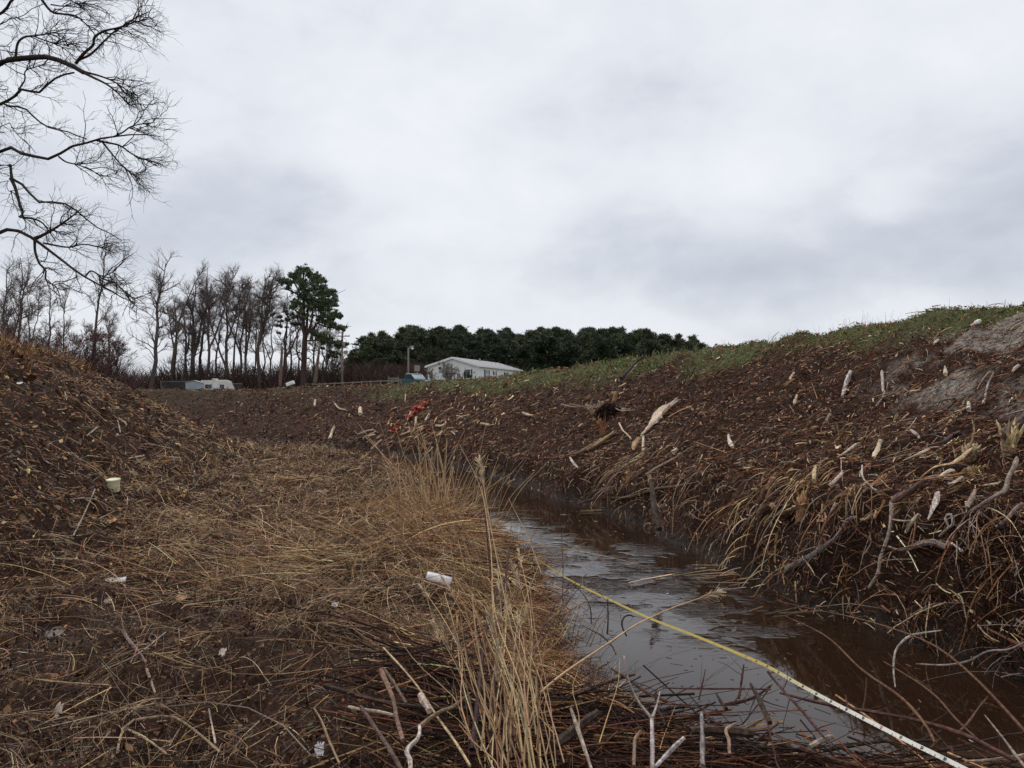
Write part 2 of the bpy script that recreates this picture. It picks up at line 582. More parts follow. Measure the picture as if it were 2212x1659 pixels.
STRAW = (0.52, 0.315, 0.145)
PALE = (0.62, 0.44, 0.26)
TAN = (0.27, 0.135, 0.064)
BROWN = (0.125, 0.050, 0.026)
REDB = (0.112, 0.033, 0.019)
GREY = (0.29, 0.22, 0.175)
DARK = (0.024, 0.011, 0.007)
CHIP = (0.64, 0.44, 0.27)


def tangent_frame(x, y, e=0.12):
    z0 = GZ(x, y)
    gx = (GZ(x + e, y) - GZ(x - e, y)) / (2 * e)
    gy = (GZ(x, y + e) - GZ(x, y - e)) / (2 * e)
    n = nrm(np.stack([-gx, -gy, np.ones_like(gx)], -1))
    return z0, n


def scatter(n, r0, r1, a0=-42, a1=42, accept=None, power=0.0):
    """ground samples, denser near: area density falls with the square of the distance"""
    r = np.exp(RS.uniform(math.log(r0), math.log(r1), n))
    a = np.radians(RS.uniform(a0, a1, n))
    x, y = r * np.sin(a), r * np.cos(a)
    z, d, s, w = ground_raw(x, y)
    m = (np.abs(d) - w > 0.0) | (z > 0.04)
    if accept is not None: m &= RS.rand(n) < accept(x, y, z, d, s, w)
    return x[m], y[m], z[m], d[m], s[m], w[m]


def lay(x, y, heading, pitch, L, R, C, K=4, curl=0.25, lift=0.01, sides=2, mb=None, follow=0.0, taper=0.45):
    """strands lying on (or rising from) the ground; heading in the ground plane, pitch above it"""
    n = len(x)
    z0, nr = tangent_frame(x, y)
    h = np.stack([np.cos(heading), np.sin(heading), np.zeros(n)], -1)
    h = nrm(h - nr * (h * nr).sum(-1, keepdims=True))
    side = np.cross(nr, h)
    P = np.zeros((n, K, 3))
    P[:, 0] = np.stack([x, y, z0], -1) + nr * np.asarray(lift).reshape(-1, 1)
    c = RS.normal(0, curl, n); c2 = RS.normal(0, curl * 0.6, n)
    a = np.zeros(n); p = np.asarray(pitch, float).copy() * np.ones(n)
    seg = (np.asarray(L) / (K - 1))
    for k in range(1, K):
        d = h * (np.cos(a) * np.cos(p))[:, None] + side * (np.sin(a) * np.cos(p))[:, None] + nr * np.sin(p)[:, None]
        P[:, k] = P[:, k - 1] + d * seg[:, None]
        a += c; p += c2 - 0.10 * curl * 4
    if follow:
        zz = GZ(P[..., 0].ravel(), P[..., 1].ravel()).reshape(P.shape[:2])
        P[..., 2] = np.maximum(P[..., 2], zz + 0.006)
    prof = np.linspace(1, taper, K)
    strands(mb, P, np.asarray(R)[:, None] * prof, C, sides)
    return P


def pxw(x, y, base, px=0.55):
    """half width: real size near, never thinner than a fraction of what the eye resolves far off"""
    return np.maximum(base, px * 0.5 * np.hypot(x, y) / 804.0)


def downslope(x, y):
    e = 0.6
    gx = GZ(x + e, y) - GZ(x - e, y); gy = GZ(x, y + e) - GZ(x, y - e)
    # debris was raked down and slightly downstream, towards the viewer
    return np.arctan2(-gy, -gx) + np.where(cl_coords(x, y)[0] > 0, .42, -.1)


def side_t(d, w):
    return np.abs(d) - w


# --- leaf and duff litter (everywhere, thickest on the left bank)
def leaves(mb, x, y, size, C, lift):
    n = len(x)
    z0, nr = tangent_frame(x, y)
    nr = nrm(nr + RS.normal(0, 0.55, (n, 3)))
    a = nrm(np.cross(nr, RS.normal(size=(n, 3)))); b = np.cross(nr, a)
    c = np.stack([x, y, z0 + lift], -1)
    s = size[:, None]
    asp = RS.uniform(0.3, 0.75, n)[:, None]
    fold = nr * s * RS.uniform(-0.5, 0.5, (n, 1))
    V = np.stack([c - a * s, c - b * s * asp + fold, c + a * s, c + b * s * asp + fold], 1)
    ii = np.arange(n * 4).reshape(n, 4)
    T = np.concatenate([ii[:, [0, 1, 2]], ii[:, [0, 2, 3]]])
    mb.add(V.reshape(-1, 3), None, T, np.repeat(C, 4, 0))


PAL_DUFF = [(4, BROWN, .35), (3, REDB, .35), (2, TAN, .35), (2.2, DARK, .3), (.55, GREY, .3), (0.35, STRAW, .3)]


def acc_left(x, y, z, d, s, w):
    return np.where(d < 0, 1.0, 0.0) * (1 - 0.75 * jam_mask(x, y))


def acc_right(x, y, z, d, s, w):
    return np.where(d > 0, 1.0, 0.0)


mb = MB()
x, y, z, d, s, w = scatter(120000, 1.7, 45, accept=acc_left)
sw = side_t(d, w)
big_leaf = 1 + .55 * sst(2.8, 4.6, sw)
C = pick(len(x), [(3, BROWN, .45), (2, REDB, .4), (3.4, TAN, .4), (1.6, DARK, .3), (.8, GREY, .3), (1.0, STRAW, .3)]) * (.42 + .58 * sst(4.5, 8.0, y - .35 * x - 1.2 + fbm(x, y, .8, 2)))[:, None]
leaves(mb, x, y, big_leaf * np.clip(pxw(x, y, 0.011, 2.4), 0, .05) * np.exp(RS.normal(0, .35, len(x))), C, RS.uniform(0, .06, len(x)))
x, y, z, d, s, w = scatter(210000, 2.6, 55, -20, 60, accept=acc_right)
m = RS.rand(len(x)) > 0.6 * zone_sand(x, y, z, d, s, w); x, y = x[m], y[m]
C = pick(len(x), PAL_DUFF)
leaves(mb, x, y, np.clip(pxw(x, y, 0.009, 1.9), 0, .05) * np.exp(RS.normal(0, .4, len(x))), C, RS.uniform(0, .04, len(x)))
tag(mb.obj('leaf_litter', M_LEAF), 'brown leaf litter and broken duff covering both ditch banks', 'leaf litter', kind='stuff')

# --- dry grass mats on the left bench and left bank
PAL_L = [(3.8, (.50, .335, .185), .35), (3.0, (.25, .15, .085), .4), (1.6, BROWN, .4), (1.8, GREY, .3), (1.6, PALE, .25), (1.8, DARK, .3)]
PAL_LD = [(0.9, (.48, .33, .19), .35), (2.2, (.23, .14, .08), .4), (2.8, BROWN, .4), (1.6, GREY, .35), (3.8, DARK, .35)]
mb = MB()


def straw_zone(x, y):
    """pale matted grass in the middle of the left bench, dark soil with sparse stems close to the camera"""
    m = sst(4.2, 6.4, y + 0.55 * (x + 1.5) + fbm(x, y, .7, 2) * 1.6) * sst(30, 22, y)
    return np.clip(m * sst(-7.0, -3.6, x + 0.24 * (y - 9) + fbm(x, y, .6, 2)), 0, 1)


x, y, z, d, s, w = scatter(480000, 1.7, 45, accept=acc_left)
st = straw_zone(x, y)
bk = sst(3.0, 4.6, side_t(d, w))
m = RS.rand(len(x)) < np.maximum(0.30 + 0.70 * st, .85 * bk) * (.55 + .45 * sst(-.25, .25, fbm(x, y, 2.6, 2)))
x, y, st, d, w = x[m], y[m], st[m], d[m], w[m]
n = len(x)
sw = fbm(x, y, 1.3, 2) * 6.0
head = np.where(RS.rand(n) < 0.32, sw + RS.normal(0, .6, n), RS.uniform(0, 2 * math.pi, n))
ds = downslope(x, y)
onbank = side_t(d, w) > 4.6
head = np.where(onbank & (RS.rand(n) < .65), ds + RS.normal(0, .5, n), head)
hb = fbm(x, y, 1.1, 2)
isst = RS.rand(n) < np.clip(np.maximum(st * 1.1, .5 * sst(3.0, 4.6, side_t(d, w))) + hb * 0.5, 0.04, 0.97)
C = np.where(isst[:, None], pick(n, PAL_L), pick(n, PAL_LD))
L = np.exp(RS.normal(math.log(0.10), .5, n)) * (0.75 + 0.6 * st) * (1 + 0.012 * y)
pit = np.abs(RS.normal(0, .24, n)) + (RS.rand(n) < .17) * RS.uniform(.2, .9, n)
lay(x, y, head, pit, L, pxw(x, y, 0.0014, .5) * np.exp(RS.normal(0, .3, n)), C, 4, .17, RS.uniform(0, .035, n) * (0.5 + st), 2, mb)
# a few erect stubble stems
x, y, z, d, s, w = scatter(16000, 2.0, 30, accept=acc_left)
n = len(x)
lay(x, y, RS.uniform(0, 6.28, n), RS.uniform(.7, 1.5, n), np.exp(RS.normal(math.log(.10), .4, n)), pxw(x, y, .0016, .55), pick(n, PAL_L), 4, .15, np.zeros(n), 2, mb)
tag(mb.obj('dry_grass', M_STRAW), 'matted straw-coloured dead grass lying over the left bank and bench', 'dry grass', kind='stuff')

# --- longer pale stems thrown over the left side
mb = MB()
x, y, z, d, s, w = scatter(7000, 2.0, 26, accept=acc_left)
n = len(x)
sw = fbm(x, y, 0.45, 2) * 5
head = np.where(RS.rand(n) < .5, sw + RS.normal(0, .5, n), RS.uniform(0, 6.28, n))
lay(x, y, head, np.abs(RS.normal(0, .12, n)), np.exp(RS.normal(math.log(.28), .45, n)), pxw(x, y, .0017, .5) * np.exp(RS.normal(0, .3, n)),
    pick(n, [(2.5, PALE, .25), (3, STRAW, .3), (2.5, GREY, .3), (1.5, TAN, .3), (1.2, DARK, .2)]), 5, .16, RS.uniform(.015, .06, n), 3, mb)
tag(mb.obj('fallen_stems', M_STRAW), 'long pale broken stems scattered over the matted grass of the left bank', 'dead stems', kind='stuff')

# --- right bank: fine twig duff running downhill
PAL_R = [(3.4, BROWN, .4), (3.4, REDB, .35), (1.2, TAN, .4), (.6, GREY, .35), (3.6, DARK, .35), (0.25, STRAW, .3)]
PAL_RLOW = [(2.8, BROWN, .4), (2, REDB, .3), (1.3, TAN, .4), (1.2, GREY, .35), (3.6, DARK, .35), (.5, STRAW, .3), (.5, PALE, .25)]
mb = MB()
x, y, z, d, s, w = scatter(400000, 2.6, 60, -30, 60, accept=acc_right)
m = RS.rand(len(x)) > np.maximum(0.6 * zone_sand(x, y, z, d, s, w), .8 * zone_green(x, y, z, d, s, w)); x, y, z, d, s, w = x[m], y[m], z[m], d[m], s[m], w[m]
n = len(x)
ds = downslope(x, y)
head = np.where(RS.rand(n) < .6, ds + RS.normal(0, .55, n), RS.uniform(0, 6.28, n))
low = (z < 1.1 + fbm(x, y, .8, 2)) & (y < 16)
C = np.where((low & (RS.rand(n) < .8))[:, None], pick(n, PAL_RLOW), pick(n, PAL_R))
top = zone_green(x, y, z, d, s, w)
tanm = (RS.rand(n) < np.clip(sst(2.2, 2.9, z) * .7, 0, 1)) & (RS.rand(n) < .75)
C = np.where(tanm[:, None], pick(n, [(2, TAN, .35), (1.2, STRAW, .3), (2, BROWN, .35), (.8, GREY, .3)]), C)
L = np.exp(RS.normal(math.log(.075), .5, n)) * (1 + .02 * y)
lay(x, y, head, np.abs(RS.normal(0, .28, n)), L, pxw(x, y, .0018, .62) * np.exp(RS.normal(0, .3, n)), C, 4, .18, RS.uniform(0, .04, n), 2, mb)
tag(mb.obj('twig_litter', M_STRAW), 'fine dark reddish-brown twigs and duff covering the long right bank', 'twig litter', kind='stuff')


# --- shredded wood chips and snapped sticks of the right bank
def chips(n, L0, Ls, rad, acc, r0=2.8, r1=45, a0=-30, a1=58, pal=None, sd=.6, sides=3, K=4, curl=.12, pit=.16, px=.7):
    x, y, z, d, s, w = scatter(n, r0, r1, a0, a1, accept=acc)
    n = len(x)
    ds = downslope(x, y)
    head = np.where(RS.rand(n) < .68, ds + RS.normal(0, sd, n), RS.uniform(0, 6.28, n))
    L = np.exp(RS.normal(math.log(L0), Ls, n))
    R = pxw(x, y, rad, px) * np.exp(RS.normal(0, .45, n))
    lay(x, y, head, RS.normal(0.03, pit, n), L, R, pick(n, pal), K, curl, RS.uniform(.0, .06, n) + R, sides, mb, taper=.5)


PAL_CH = [(2.2, CHIP, .3), (1.2, PALE, .3), (3.2, TAN, .4), (1.6, GREY, .35), (1.4, (.33, .18, .09), .3), (2.0, BROWN, .3)]
dens_low = lambda x, y, z, d, s, w: np.where(d > 0, 1, 0) * (sst(2.5, 1.2, z + fbm(x, y, .7, 2) * 1.2) * sst(17, 10, y) + .16 + .45 * sst(2.6, 1.0, z) * sst(10, 13, y) * sst(24, 17, y)) * sst(0.05, .35, z)
mb = MB()
chips(46000, .045, .5, .0034, dens_low, pal=PAL_CH, K=3)
chips(20000, .08, .45, .0068, dens_low, pal=PAL_CH)
chips(3000, .2, .45, .009, dens_low, pal=PAL_CH, px=.9)
# chips strewn across the far bank round the orange netting
far = lambda x, y, z, d, s, w: np.where(d > 0, 1, 0) * np.exp(-(((x + 3.0) / 3.0) ** 2 + ((y - 26.0) / 3.2) ** 2)) * sst(.3, .6, z)
chips(6500, .20, .5, .007, far, 18, 34, -16, 6, PAL_CH, sd=.5, px=1.0)
chips(11000, .08, .4, .004, lambda x, y, z, d, s, w: np.where(d > 0, 1, 0) * .5, 8, 45, pal=PAL_CH, K=3)
tag(mb.obj('wood_chips', M_WOOD), 'pale shredded wood chips and splinters strewn down the right bank', 'wood chips', kind='stuff')

# long thin sticks and brushcut canes on the right bank
mb = MB()
x, y, z, d, s, w = scatter(1000, 3.6, 34, -24, 42, accept=lambda x, y, z, d, s, w: dens_low(x, y, z, d, s, w) * .9 + np.where(d > 0, .08, 0))
n = len(x)
head = downslope(x, y) + RS.normal(0, .55, n)
lay(x, y, head, RS.normal(.05, .12, n), np.exp(RS.normal(math.log(.34), .45, n)), pxw(x, y, .0045, .7) * np.exp(RS.normal(0, .35, n)),
    pick(n, [(1.4, TAN, .3), (1.6, GREY, .3), (2.6, BROWN, .3), (.8, PALE, .25), (2.4, REDB, .2)]), 7, .06, RS.uniform(.02, .10, n), 4, mb)
tag(mb.obj('brush_sticks', M_WOOD), 'thin cut brush sticks pointing down the right bank to the water', 'brush sticks', kind='stuff')

# --- roots and stems hanging over the undercut edge of the right bank
def edge_points(n, y0, y1, power=1.0, side=1, off=0.16):
    s0, s1 = S_AT_Y(y0), S_AT_Y(y1)
    u = RS.rand(n) ** power
    s = s0 + (s1 - s0) * u
    cx = np.interp(s, CLS, CL[:, 0]); cy = np.interp(s, CLS, CL[:, 1])
    cx2 = np.interp(s + .3, CLS, CL[:, 0]); cy2 = np.interp(s + .3, CLS, CL[:, 1])
    tx, ty = cx2 - cx, cy2 - cy; l = np.hypot(tx, ty); tx, ty = tx / l, ty / l
    px, py = ty * side, -tx * side
    w = np.interp(s, KS, K_W) + fbm(cx + px, cy + py, .9, 3) * .28
    o = w + off + RS.uniform(-.05, .45, n)
    return cx + px * o, cy + py * o, np.stack([-px, -py], -1), np.stack([tx, ty], -1)


mb = MB()
for (n, L0, r, y0, y1, pw) in [(380, .15, .0026, 3.3, 13, 1.2), (620, .16, .0030, 3.3, 5.6, 1.0), (80, .26, .005, 3.4, 6.5, 1.2), (900, .11, .004, 9, 32, 1.3)]:
    x, y, inw, tg = edge_points(n, y0, y1, pw)
    z0 = GZ(x, y)
    K = 7
    P = np.zeros((n, K, 3)); P[:, 0] = np.stack([x, y, z0 + .03], -1)
    L = np.exp(RS.normal(math.log(L0), .55, n)); dr = np.concatenate([inw * RS.uniform(-.1, 1.1, (n, 1)) + tg * RS.normal(-.2, .8, (n, 1)), RS.uniform(-.6, .3, (n, 1))], 1)
    dr = nrm(dr)
    for k in range(1, K):
        P[:, k] = P[:, k - 1] + dr * (L / (K - 1) * 1.5)[:, None]
        dr = nrm(dr + np.array([0, 0, -.22]) + RS.normal(0, .13, (n, 3)))
    P[..., 2] = np.maximum(P[..., 2], -.03)
    strands(mb, P, np.maximum(r, .35 * np.hypot(x, y) / 804)[:, None] * np.linspace(1.1, .6, K) * np.exp(RS.normal(0, .3, (n, 1))),
            pick(n, [(1.8, GREY, .3), (1.3, TAN, .3), (2.2, BROWN, .3), (.8, PALE, .25), (3, DARK, .3)]), 4)
tag(mb.obj('hanging_roots', M_WOOD), 'pale roots and stems hanging over the undercut edge of the right bank', 'hanging roots', kind='stuff')

# --- vegetation fringe along the left water edge
mb = MB()
n = 16000
x, y, inw, tg = edge_points(n, 4.4, 24, 1.3, side=-1, off=-.08)
head = np.arctan2(inw[:, 1], inw[:, 0]) + RS.normal(0, 1.0, n)
lay(x, y, head, RS.uniform(-.05, .9, n), np.exp(RS.normal(math.log(.17), .45, n)), pxw(x, y, .002, .6), pick(n, [(3, BROWN, .35), (2, REDB, .3), (2.4, TAN, .3), (1.6, STRAW, .3), (2, DARK, .3)]), 5, .25, RS.uniform(0, .05, n), 2, mb)
# bent straw hanging off the grass mound into the creek
for (cx, cy, n, L0, spread, hd) in [(-.75, 8.4, 900, .5, .45, -.9), (-.45, 6.9, 900, .42, .4, -1.0), (-1.5, 10.6, 600, .45, .5, -.5), (-.05, 5.6, 1300, .3, .25, -1.0), (.1, 4.9, 1300, .26, .22, -.9), (-1.7, 8.9, 350, .5, .7, 2.6), (-2.6, 7.3, 350, .5, .8, 2.9)]:
    x = cx + RS.normal(0, spread, n); y = cy + RS.normal(0, spread * 1.4, n)
    zz, dd, ss_, ww = ground_raw(x, y)
    m = (dd < -ww + .1); x, y = x[m], y[m]; n = len(x)
    lay(x, y, hd + RS.normal(0, .6, n), np.abs(RS.normal(.12, .16, n)), np.exp(RS.normal(math.log(L0), .3, n)), pxw(x, y, .0019, .6), pick(n, [(3, STRAW, .25), (1.5, PALE, .2), (2.5, TAN, .3), (2, BROWN, .3)]), 6, .12, RS.uniform(.0, .12, n), 2, mb)
tag(mb.obj('bank_edge_grass', M_STRAW), 'bent brown and straw grass drooping from the left bank to the water', 'bank grass', kind='stuff')

# --- debris jam of sticks across the foreground
mb = MB()


def jam_sticks(n, L0, r, pal, zspan, K=6, sides=5, sd=.5):
    x = RS.uniform(-.6, 3.4, n * 3); yl = 4.1 - .40 * x
    y = yl - np.abs(RS.exponential(.75, n * 3)) + .02
    m = (y > 1.3) & (x < 2.9); x, y = x[m][:n], y[m][:n]; n = len(x)
    z = np.maximum(GZ(x, y), 0) + RS.uniform(0.01, zspan, n) * sst(0, .5, (4.1 - .40 * x - y))
    head = -.38 + RS.normal(0, sd, n) + (RS.rand(n) < .5) * math.pi
    L = np.exp(RS.normal(math.log(L0), .4, n))
    P = np.zeros((n, K, 3))
    d = nrm(np.stack([np.cos(head), np.sin(head), RS.normal(0, .12, n)], -1))
    P[:, 0] = np.stack([x, y, z], -1) - d * (L * .5)[:, None]
    for k in range(1, K):
        P[:, k] = P[:, k - 1] + d * (L / (K - 1))[:, None]
        d = nrm(d + RS.normal(0, .07, (n, 3)))
    P[..., 2] = np.maximum(P[..., 2], .005)
    strands(mb, P, (r * np.exp(RS.normal(0, .35, n)))[:, None] * np.linspace(1, .6, K), pick(n, pal), sides)


PAL_J = [(5, (.03, .018, .014), .3), (2.4, BROWN, .35), (2, (.07, .032, .024), .3), (.9, TAN, .3), (.5, STRAW, .3)]
jam_sticks(7000, .2, .0017, PAL_J, .20, 4, 3, 1.0)
jam_sticks(2600, .42, .003, PAL_J, .28, 6, 4, .7)
jam_sticks(260, .6, .007, [(4, (.04, .025, .02), .2), (1, BROWN, .3)], .2, 6, 6, .6)
tag(mb.obj('stick_jam', M_WOOD), 'dark tangled jam of drift sticks and reeds damming the near end of the creek', 'debris jam', kind='stuff')

# --- bits floating on the water
mb = MB()
n = 420
sx = S_AT_Y(4.2) + (S_AT_Y(20) - S_AT_Y(4.2)) * RS.rand(n) ** 1.6
x = np.interp(sx, CLS, CL[:, 0]) + RS.uniform(-.95, .95, n); y = np.interp(sx, CLS, CL[:, 1])
h = RS.normal(-.5, .6, n)
L = np.exp(RS.normal(math.log(.03), .6, n))
P = np.zeros((n, 3, 3)); dd = np.stack([np.cos(h), np.sin(h), np.zeros(n)], -1)
for k in range(3): P[:, k] = np.stack([x, y, np.full(n, .002)], -1) + dd * (L * (k - 1) * .5)[:, None]
strands(mb, P, pxw(x, y, .0014, .4), pick(n, [(3, DARK, .3), (1, TAN, .3), (.7, (.5, .45, .4), .2)]), 3)
tag(mb.obj('floating_bits', M_STRAW), 'small twigs and flecks floating on the brown creek water', 'floating debris', kind='stuff')

# --- green grass along the crest and on the field
mb = MB()


def green_blades(n, r0, r1, a0, a1, L0, pal, acc):
    x, y, z, d, s, w = scatter(n, r0, r1, a0, a1, accept=acc)
    n = len(x)
    lay(x, y, RS.uniform(0, 6.28, n), RS.uniform(.4, 1.5, n), np.exp(RS.normal(math.log(L0), .35, n)), pxw(x, y, .0028, .85), pick(n, pal), 3, .3, np.zeros(n), 2, mb)


PAL_G = [(3.2, (.125, .19, .045), .3), (2.6, (.19, .235, .08), .25), (2.0, (.28, .22, .13), .25), (1.8, (.20, .135, .08), .3)]
gacc = lambda x, y, z, d, s, w: np.where(d > 0, np.clip(zone_green(x, y, z, d, s, w) * 1.3, 0, 1), 0) * (1 - zone_sand(x, y, z, d, s, w))
green_blades(190000, 9, 48, -8, 55, .04, PAL_G, gacc)
green_blades(40000, 18, 48, -8, 24, .13, PAL_G, lambda x, y, z, d, s, w: gacc(x, y, z, d, s, w) * sst(3.4, 4.6, side_t(d, w)) * sst(.0, .3, fbm(x, y, .5, 2) + .1))
green_blades(60000, 30, 120, -32, 6, .16, [(3, (.10, .15, .04), .25), (2, (.19, .20, .08), .25), (1.5, (.26, .21, .12), .2)], lambda x, y, z, d, s, w: np.where(side_t(d, w) > 5.8, 1, 0) * (.25 + .75 * sst(-.1, .2, fbm(x, y, .1, 2))))
green_blades(14000, 8, 34, -42, -14, .07, [(2, (.08, .11, .03), .3), (3, TAN, .3)], lambda x, y, z, d, s, w: np.where(d < 0, 1, 0) * sst(7.4, 9.2, side_t(d, w)))
tag(mb.obj('green_grass', M_GRASS), 'short green grass along the crest of the right bank and the field behind', 'grass', kind='stuff')

mb = MB()
x, y, z, d, s, w = scatter(9000, 11, 40, 8, 36, accept=lambda x, y, z, d, s, w: np.where((d > 0) & (np.abs(side_t(d, w) - 4.9) < .6), 1, 0) * (.04 + .92 * sst(.0, .22, np.arctan2(x, y) - .27) * sst(.48, .40, np.arctan2(x, y))))
n = len(x)
lay(x, y, RS.uniform(0, 6.28, n), RS.uniform(1.15, 1.57, n), RS.uniform(.08, .32, n), pxw(x, y, .0010, .28), pick(n, [(2, (.30, .19, .13), .25), (1, STRAW, .2)]), 4, .1, np.zeros(n), 2, mb)
x, y, z, d, s, w = scatter(26000, 8, 40, -40, -8, accept=lambda x, y, z, d, s, w: np.where((d < 0) & (side_t(d, w) > 7.0), 1, 0))
n = len(x)
lay(x, y, RS.uniform(0, 6.28, n), RS.uniform(.6, 1.57, n), RS.uniform(.08, .34, n), pxw(x, y, .0014, .5), pick(n, [(2, TAN, .3), (1.5, STRAW, .25), (1, BROWN, .3)]), 4, .2, np.zeros(n), 2, mb)
tag(mb.obj('crest_seed_grass', M_STRAW), 'thin tan seed stalks standing along the tops of both banks', 'seed grass', kind='stuff')

# ================================================================== THINGS
def solid_tube(pts, radii, sides=8, rough=0.12, K=14, jag=(0, 0), rs=None, flat=1.0):
    """closed irregular stick; jag draws the ends out into torn splinter points"""
    rs = rs or RS
    P = smooth_poly(pts, K)
    R = np.interp(np.linspace(0, 1, K), np.linspace(0, 1, len(radii)), radii)
    T = nrm(np.gradient(P, axis=0))
    up = np.array([0, 0, 1.0]) if abs(T[0, 2]) < .85 else np.array([1.0, 0, 0])
    V = []
    ph = rs.rand(sides) * 6
    for k in range(K):
        A = nrm(np.cross(T[k], up)); B = np.cross(A, T[k])
        for j in range(sides):
            a = 2 * math.pi * j / sides
            rr = R[k] * (1 + rough * math.sin(ph[j] + k * .45) + rough * rs.normal() * .6)
            off = np.zeros(3)
            if k == 0 and jag[0]: off = -T[k] * jag[0] * rs.rand()
            if k == K - 1 and jag[1]: off = T[k] * jag[1] * rs.rand()
            V.append(P[k] + A * math.cos(a) * rr + B * math.sin(a) * rr * flat + off)
    V = np.array(V)
    idx = np.arange(K * sides).reshape(K, sides)
    Q = []
    for k in range(K - 1):
        for j in range(sides):
            j2 = (j + 1) % sides
            Q.append([idx[k, j], idx[k, j2], idx[k + 1, j2], idx[k + 1, j]])
    T3 = []
    n0 = len(V)
    V = np.vstack([V, P[0] + T[0] * R[0] * .2, P[-1] - T[-1] * R[-1] * .2])
    for j in range(sides):
        j2 = (j + 1) % sides
        T3.append([n0, idx[0, j2], idx[0, j]]); T3.append([n0 + 1, idx[-1, j], idx[-1, j2]])
    return V, np.array(Q), np.array(T3)


def origin_low(V):
    V = np.asarray(V)
    return np.array([V[:, 0].mean(), V[:, 1].mean(), V[:, 2].min()])


def add_stick(name, label, cat, pts, radii, color, group=None, sides=7, rough=.12, K=14, jag=(0, 0), end=None, twigs=0, flat=1.0, tl=(.1, .3)):
    """one fallen branch, root or splinter; torn pale ends and side twigs are parts"""
    V, Q, T = solid_tube(pts, radii, sides, rough, K, jag, flat=flat)
    o0 = origin_low(V)
    if not end and not twigs:
        mb = MB().add(V, Q, T, jit(len(V), color, .18))
        o = mb.obj(name, M_WOOD, origin=o0)
        return tag(o, label, cat, group)
    P = smooth_poly(pts, 10)
    mb = MB().add(V - o0, Q, T, jit(len(V), color, .18))
    if twigs:
        tw = spawn((P - o0)[None], twigs, tl, (25, 60), 0.05, .15, .95, 5, .12)
        strands(mb, tw, np.interp(np.linspace(0, 1, 5), [0, 1], [min(radii) * .5, min(radii) * .22]), jit(len(tw), color, .15), 4)
    if not end:
        return tag(link_mesh(name, mb.mesh(name, M_WOOD, False), None, o0), label, cat, group)
    root = empty(name, o0, label, cat, group)
    mb.obj('stem', M_WOOD, root)
    mb = MB()
    n = 9
    d = nrm((P[-1] - P[-2]))
    base = P[-1] - d * radii[-1] * .8 - o0
    S = np.zeros((n, 3, 3))
    per = RS.normal(size=(n, 3)) * radii[-1] * .55
    S[:, 0] = base + per
    S[:, 1] = S[:, 0] + d * radii[-1] * 1.6
    S[:, 2] = S[:, 1] + (d + RS.normal(0, .28, (n, 3))) * radii[-1] * RS.uniform(.8, 3.0, (n, 1))
    strands(mb, S, np.array([[1, .9, .1]]) * radii[-1] * RS.uniform(.25, .5, (n, 1)), jit(n, end, .15), 4)
    mb.obj('torn_end', M_WOOD, root)
    return root


# photo windows: pixel positions were read in enlarged crops 800 px wide -> helper back to full picture units
def Z(U0, V0):
    return lambda x, y: (U0 * .69125 + x / 4.0, V0 * .69125 + y / 4.0)


Z6, ZM, ZT, ZW, ZB, ZR, ZL = Z(2400, 1300), Z(1600, 1100), Z(2400, 900), Z(1600, 1800), Z(800, 1800), Z(2400, 1800), Z(0, 1300)
ZLB = Z(0, 1800)


def on_ground(z, pts, lift=.02):
    return [hit(*z(x, y), lift=lift) for x, y in pts]


def in_air(z, pts, Ya, Yb):
    """a line through the air from depth Ya to depth Yb"""
    uv = np.array([z(x, y) for x, y in pts], float)
    d = np.r_[0, np.cumsum(np.hypot(*np.diff(uv, axis=0).T))]; t = d / d[-1]
    return [at(u, v, 1 / ((1 - k) / Ya + k / Yb)) for (u, v), k in zip(uv, t)]


CPALE, CTAN, CGREY, CDARK, CRED, CORG = (.55, .43, .32), (.36, .23, .12), (.30, .235, .185), (.055, .036, .028), (.085, .038, .028), (.42, .22, .09)

# ---- right bank: logs, branches, split wood
RB = 'fallen branches and split wood on the right bank'
add_stick('split_log', 'broad pale split log lying uphill in the middle of the right bank', 'split log', on_ground(ZM, [(1130, 745), (1180, 690), (1230, 630), (1300, 530), (1400, 470)], .06), [.03, .055, .08, .09, .05], CPALE, RB, 8, .25, 14, (.1, .18), end=CPALE, flat=.55)
add_stick('fallen_branch', 'tan stick lying just left of the broad pale split log, the longer of the pair', 'branch', on_ground(ZM, [(650, 890), (740, 820), (870, 735)], .05), [.028, .035, .03], CTAN, RB, end=CPALE)
add_stick('fallen_branch', 'dark barked stick lying parallel and left of the longer tan stick', 'branch', on_ground(ZM, [(535, 930), (620, 870), (760, 790)], .05), [.03, .036, .028], (.20, .13, .09), RB, end=CPALE)
add_stick('fallen_branch', 'long curved dark branch lying low along the right waterline with a pale peeled stretch', 'branch', on_ground(ZM, [(560, 1370), (750, 1325), (1000, 1325), (1220, 1265), (1400, 1235), (1600, 1200)], .10), [.012, .018, .024, .026, .018, .010], (.13, .085, .06), RB, twigs=5)
add_stick('fallen_branch', 'thin grey branch running up the lower right bank from beside the dark leaning stake', 'branch', on_ground(ZM, [(1160, 1130), (1240, 1070), (1400, 980), (1560, 880)], .10), [.02, .018, .014, .009], CGREY, RB)
add_stick('fallen_branch', 'thin forked whitish branch left of the dark hole, reaching toward it', 'branch', on_ground(ZM, [(430, 490), (520, 520), (690, 530)], .12), [.014, .02, .024], (.24, .17, .14), RB, twigs=4)
add_stick('fallen_branch', 'thin bare branch sticking out right of the dark hole', 'branch', on_ground(ZM, [(880, 540), (950, 565), (1060, 562)], .12), [.018, .015, .008], CGREY, RB, twigs=3)
add_stick('crooked_twig', 'crooked white twig just below right of the torn stumps on the bank', 'twig', on_ground(ZM, [(925, 665), (955, 720), (1000, 765), (1030, 830)], .1), [.016, .016, .013, .009], CPALE, RB)
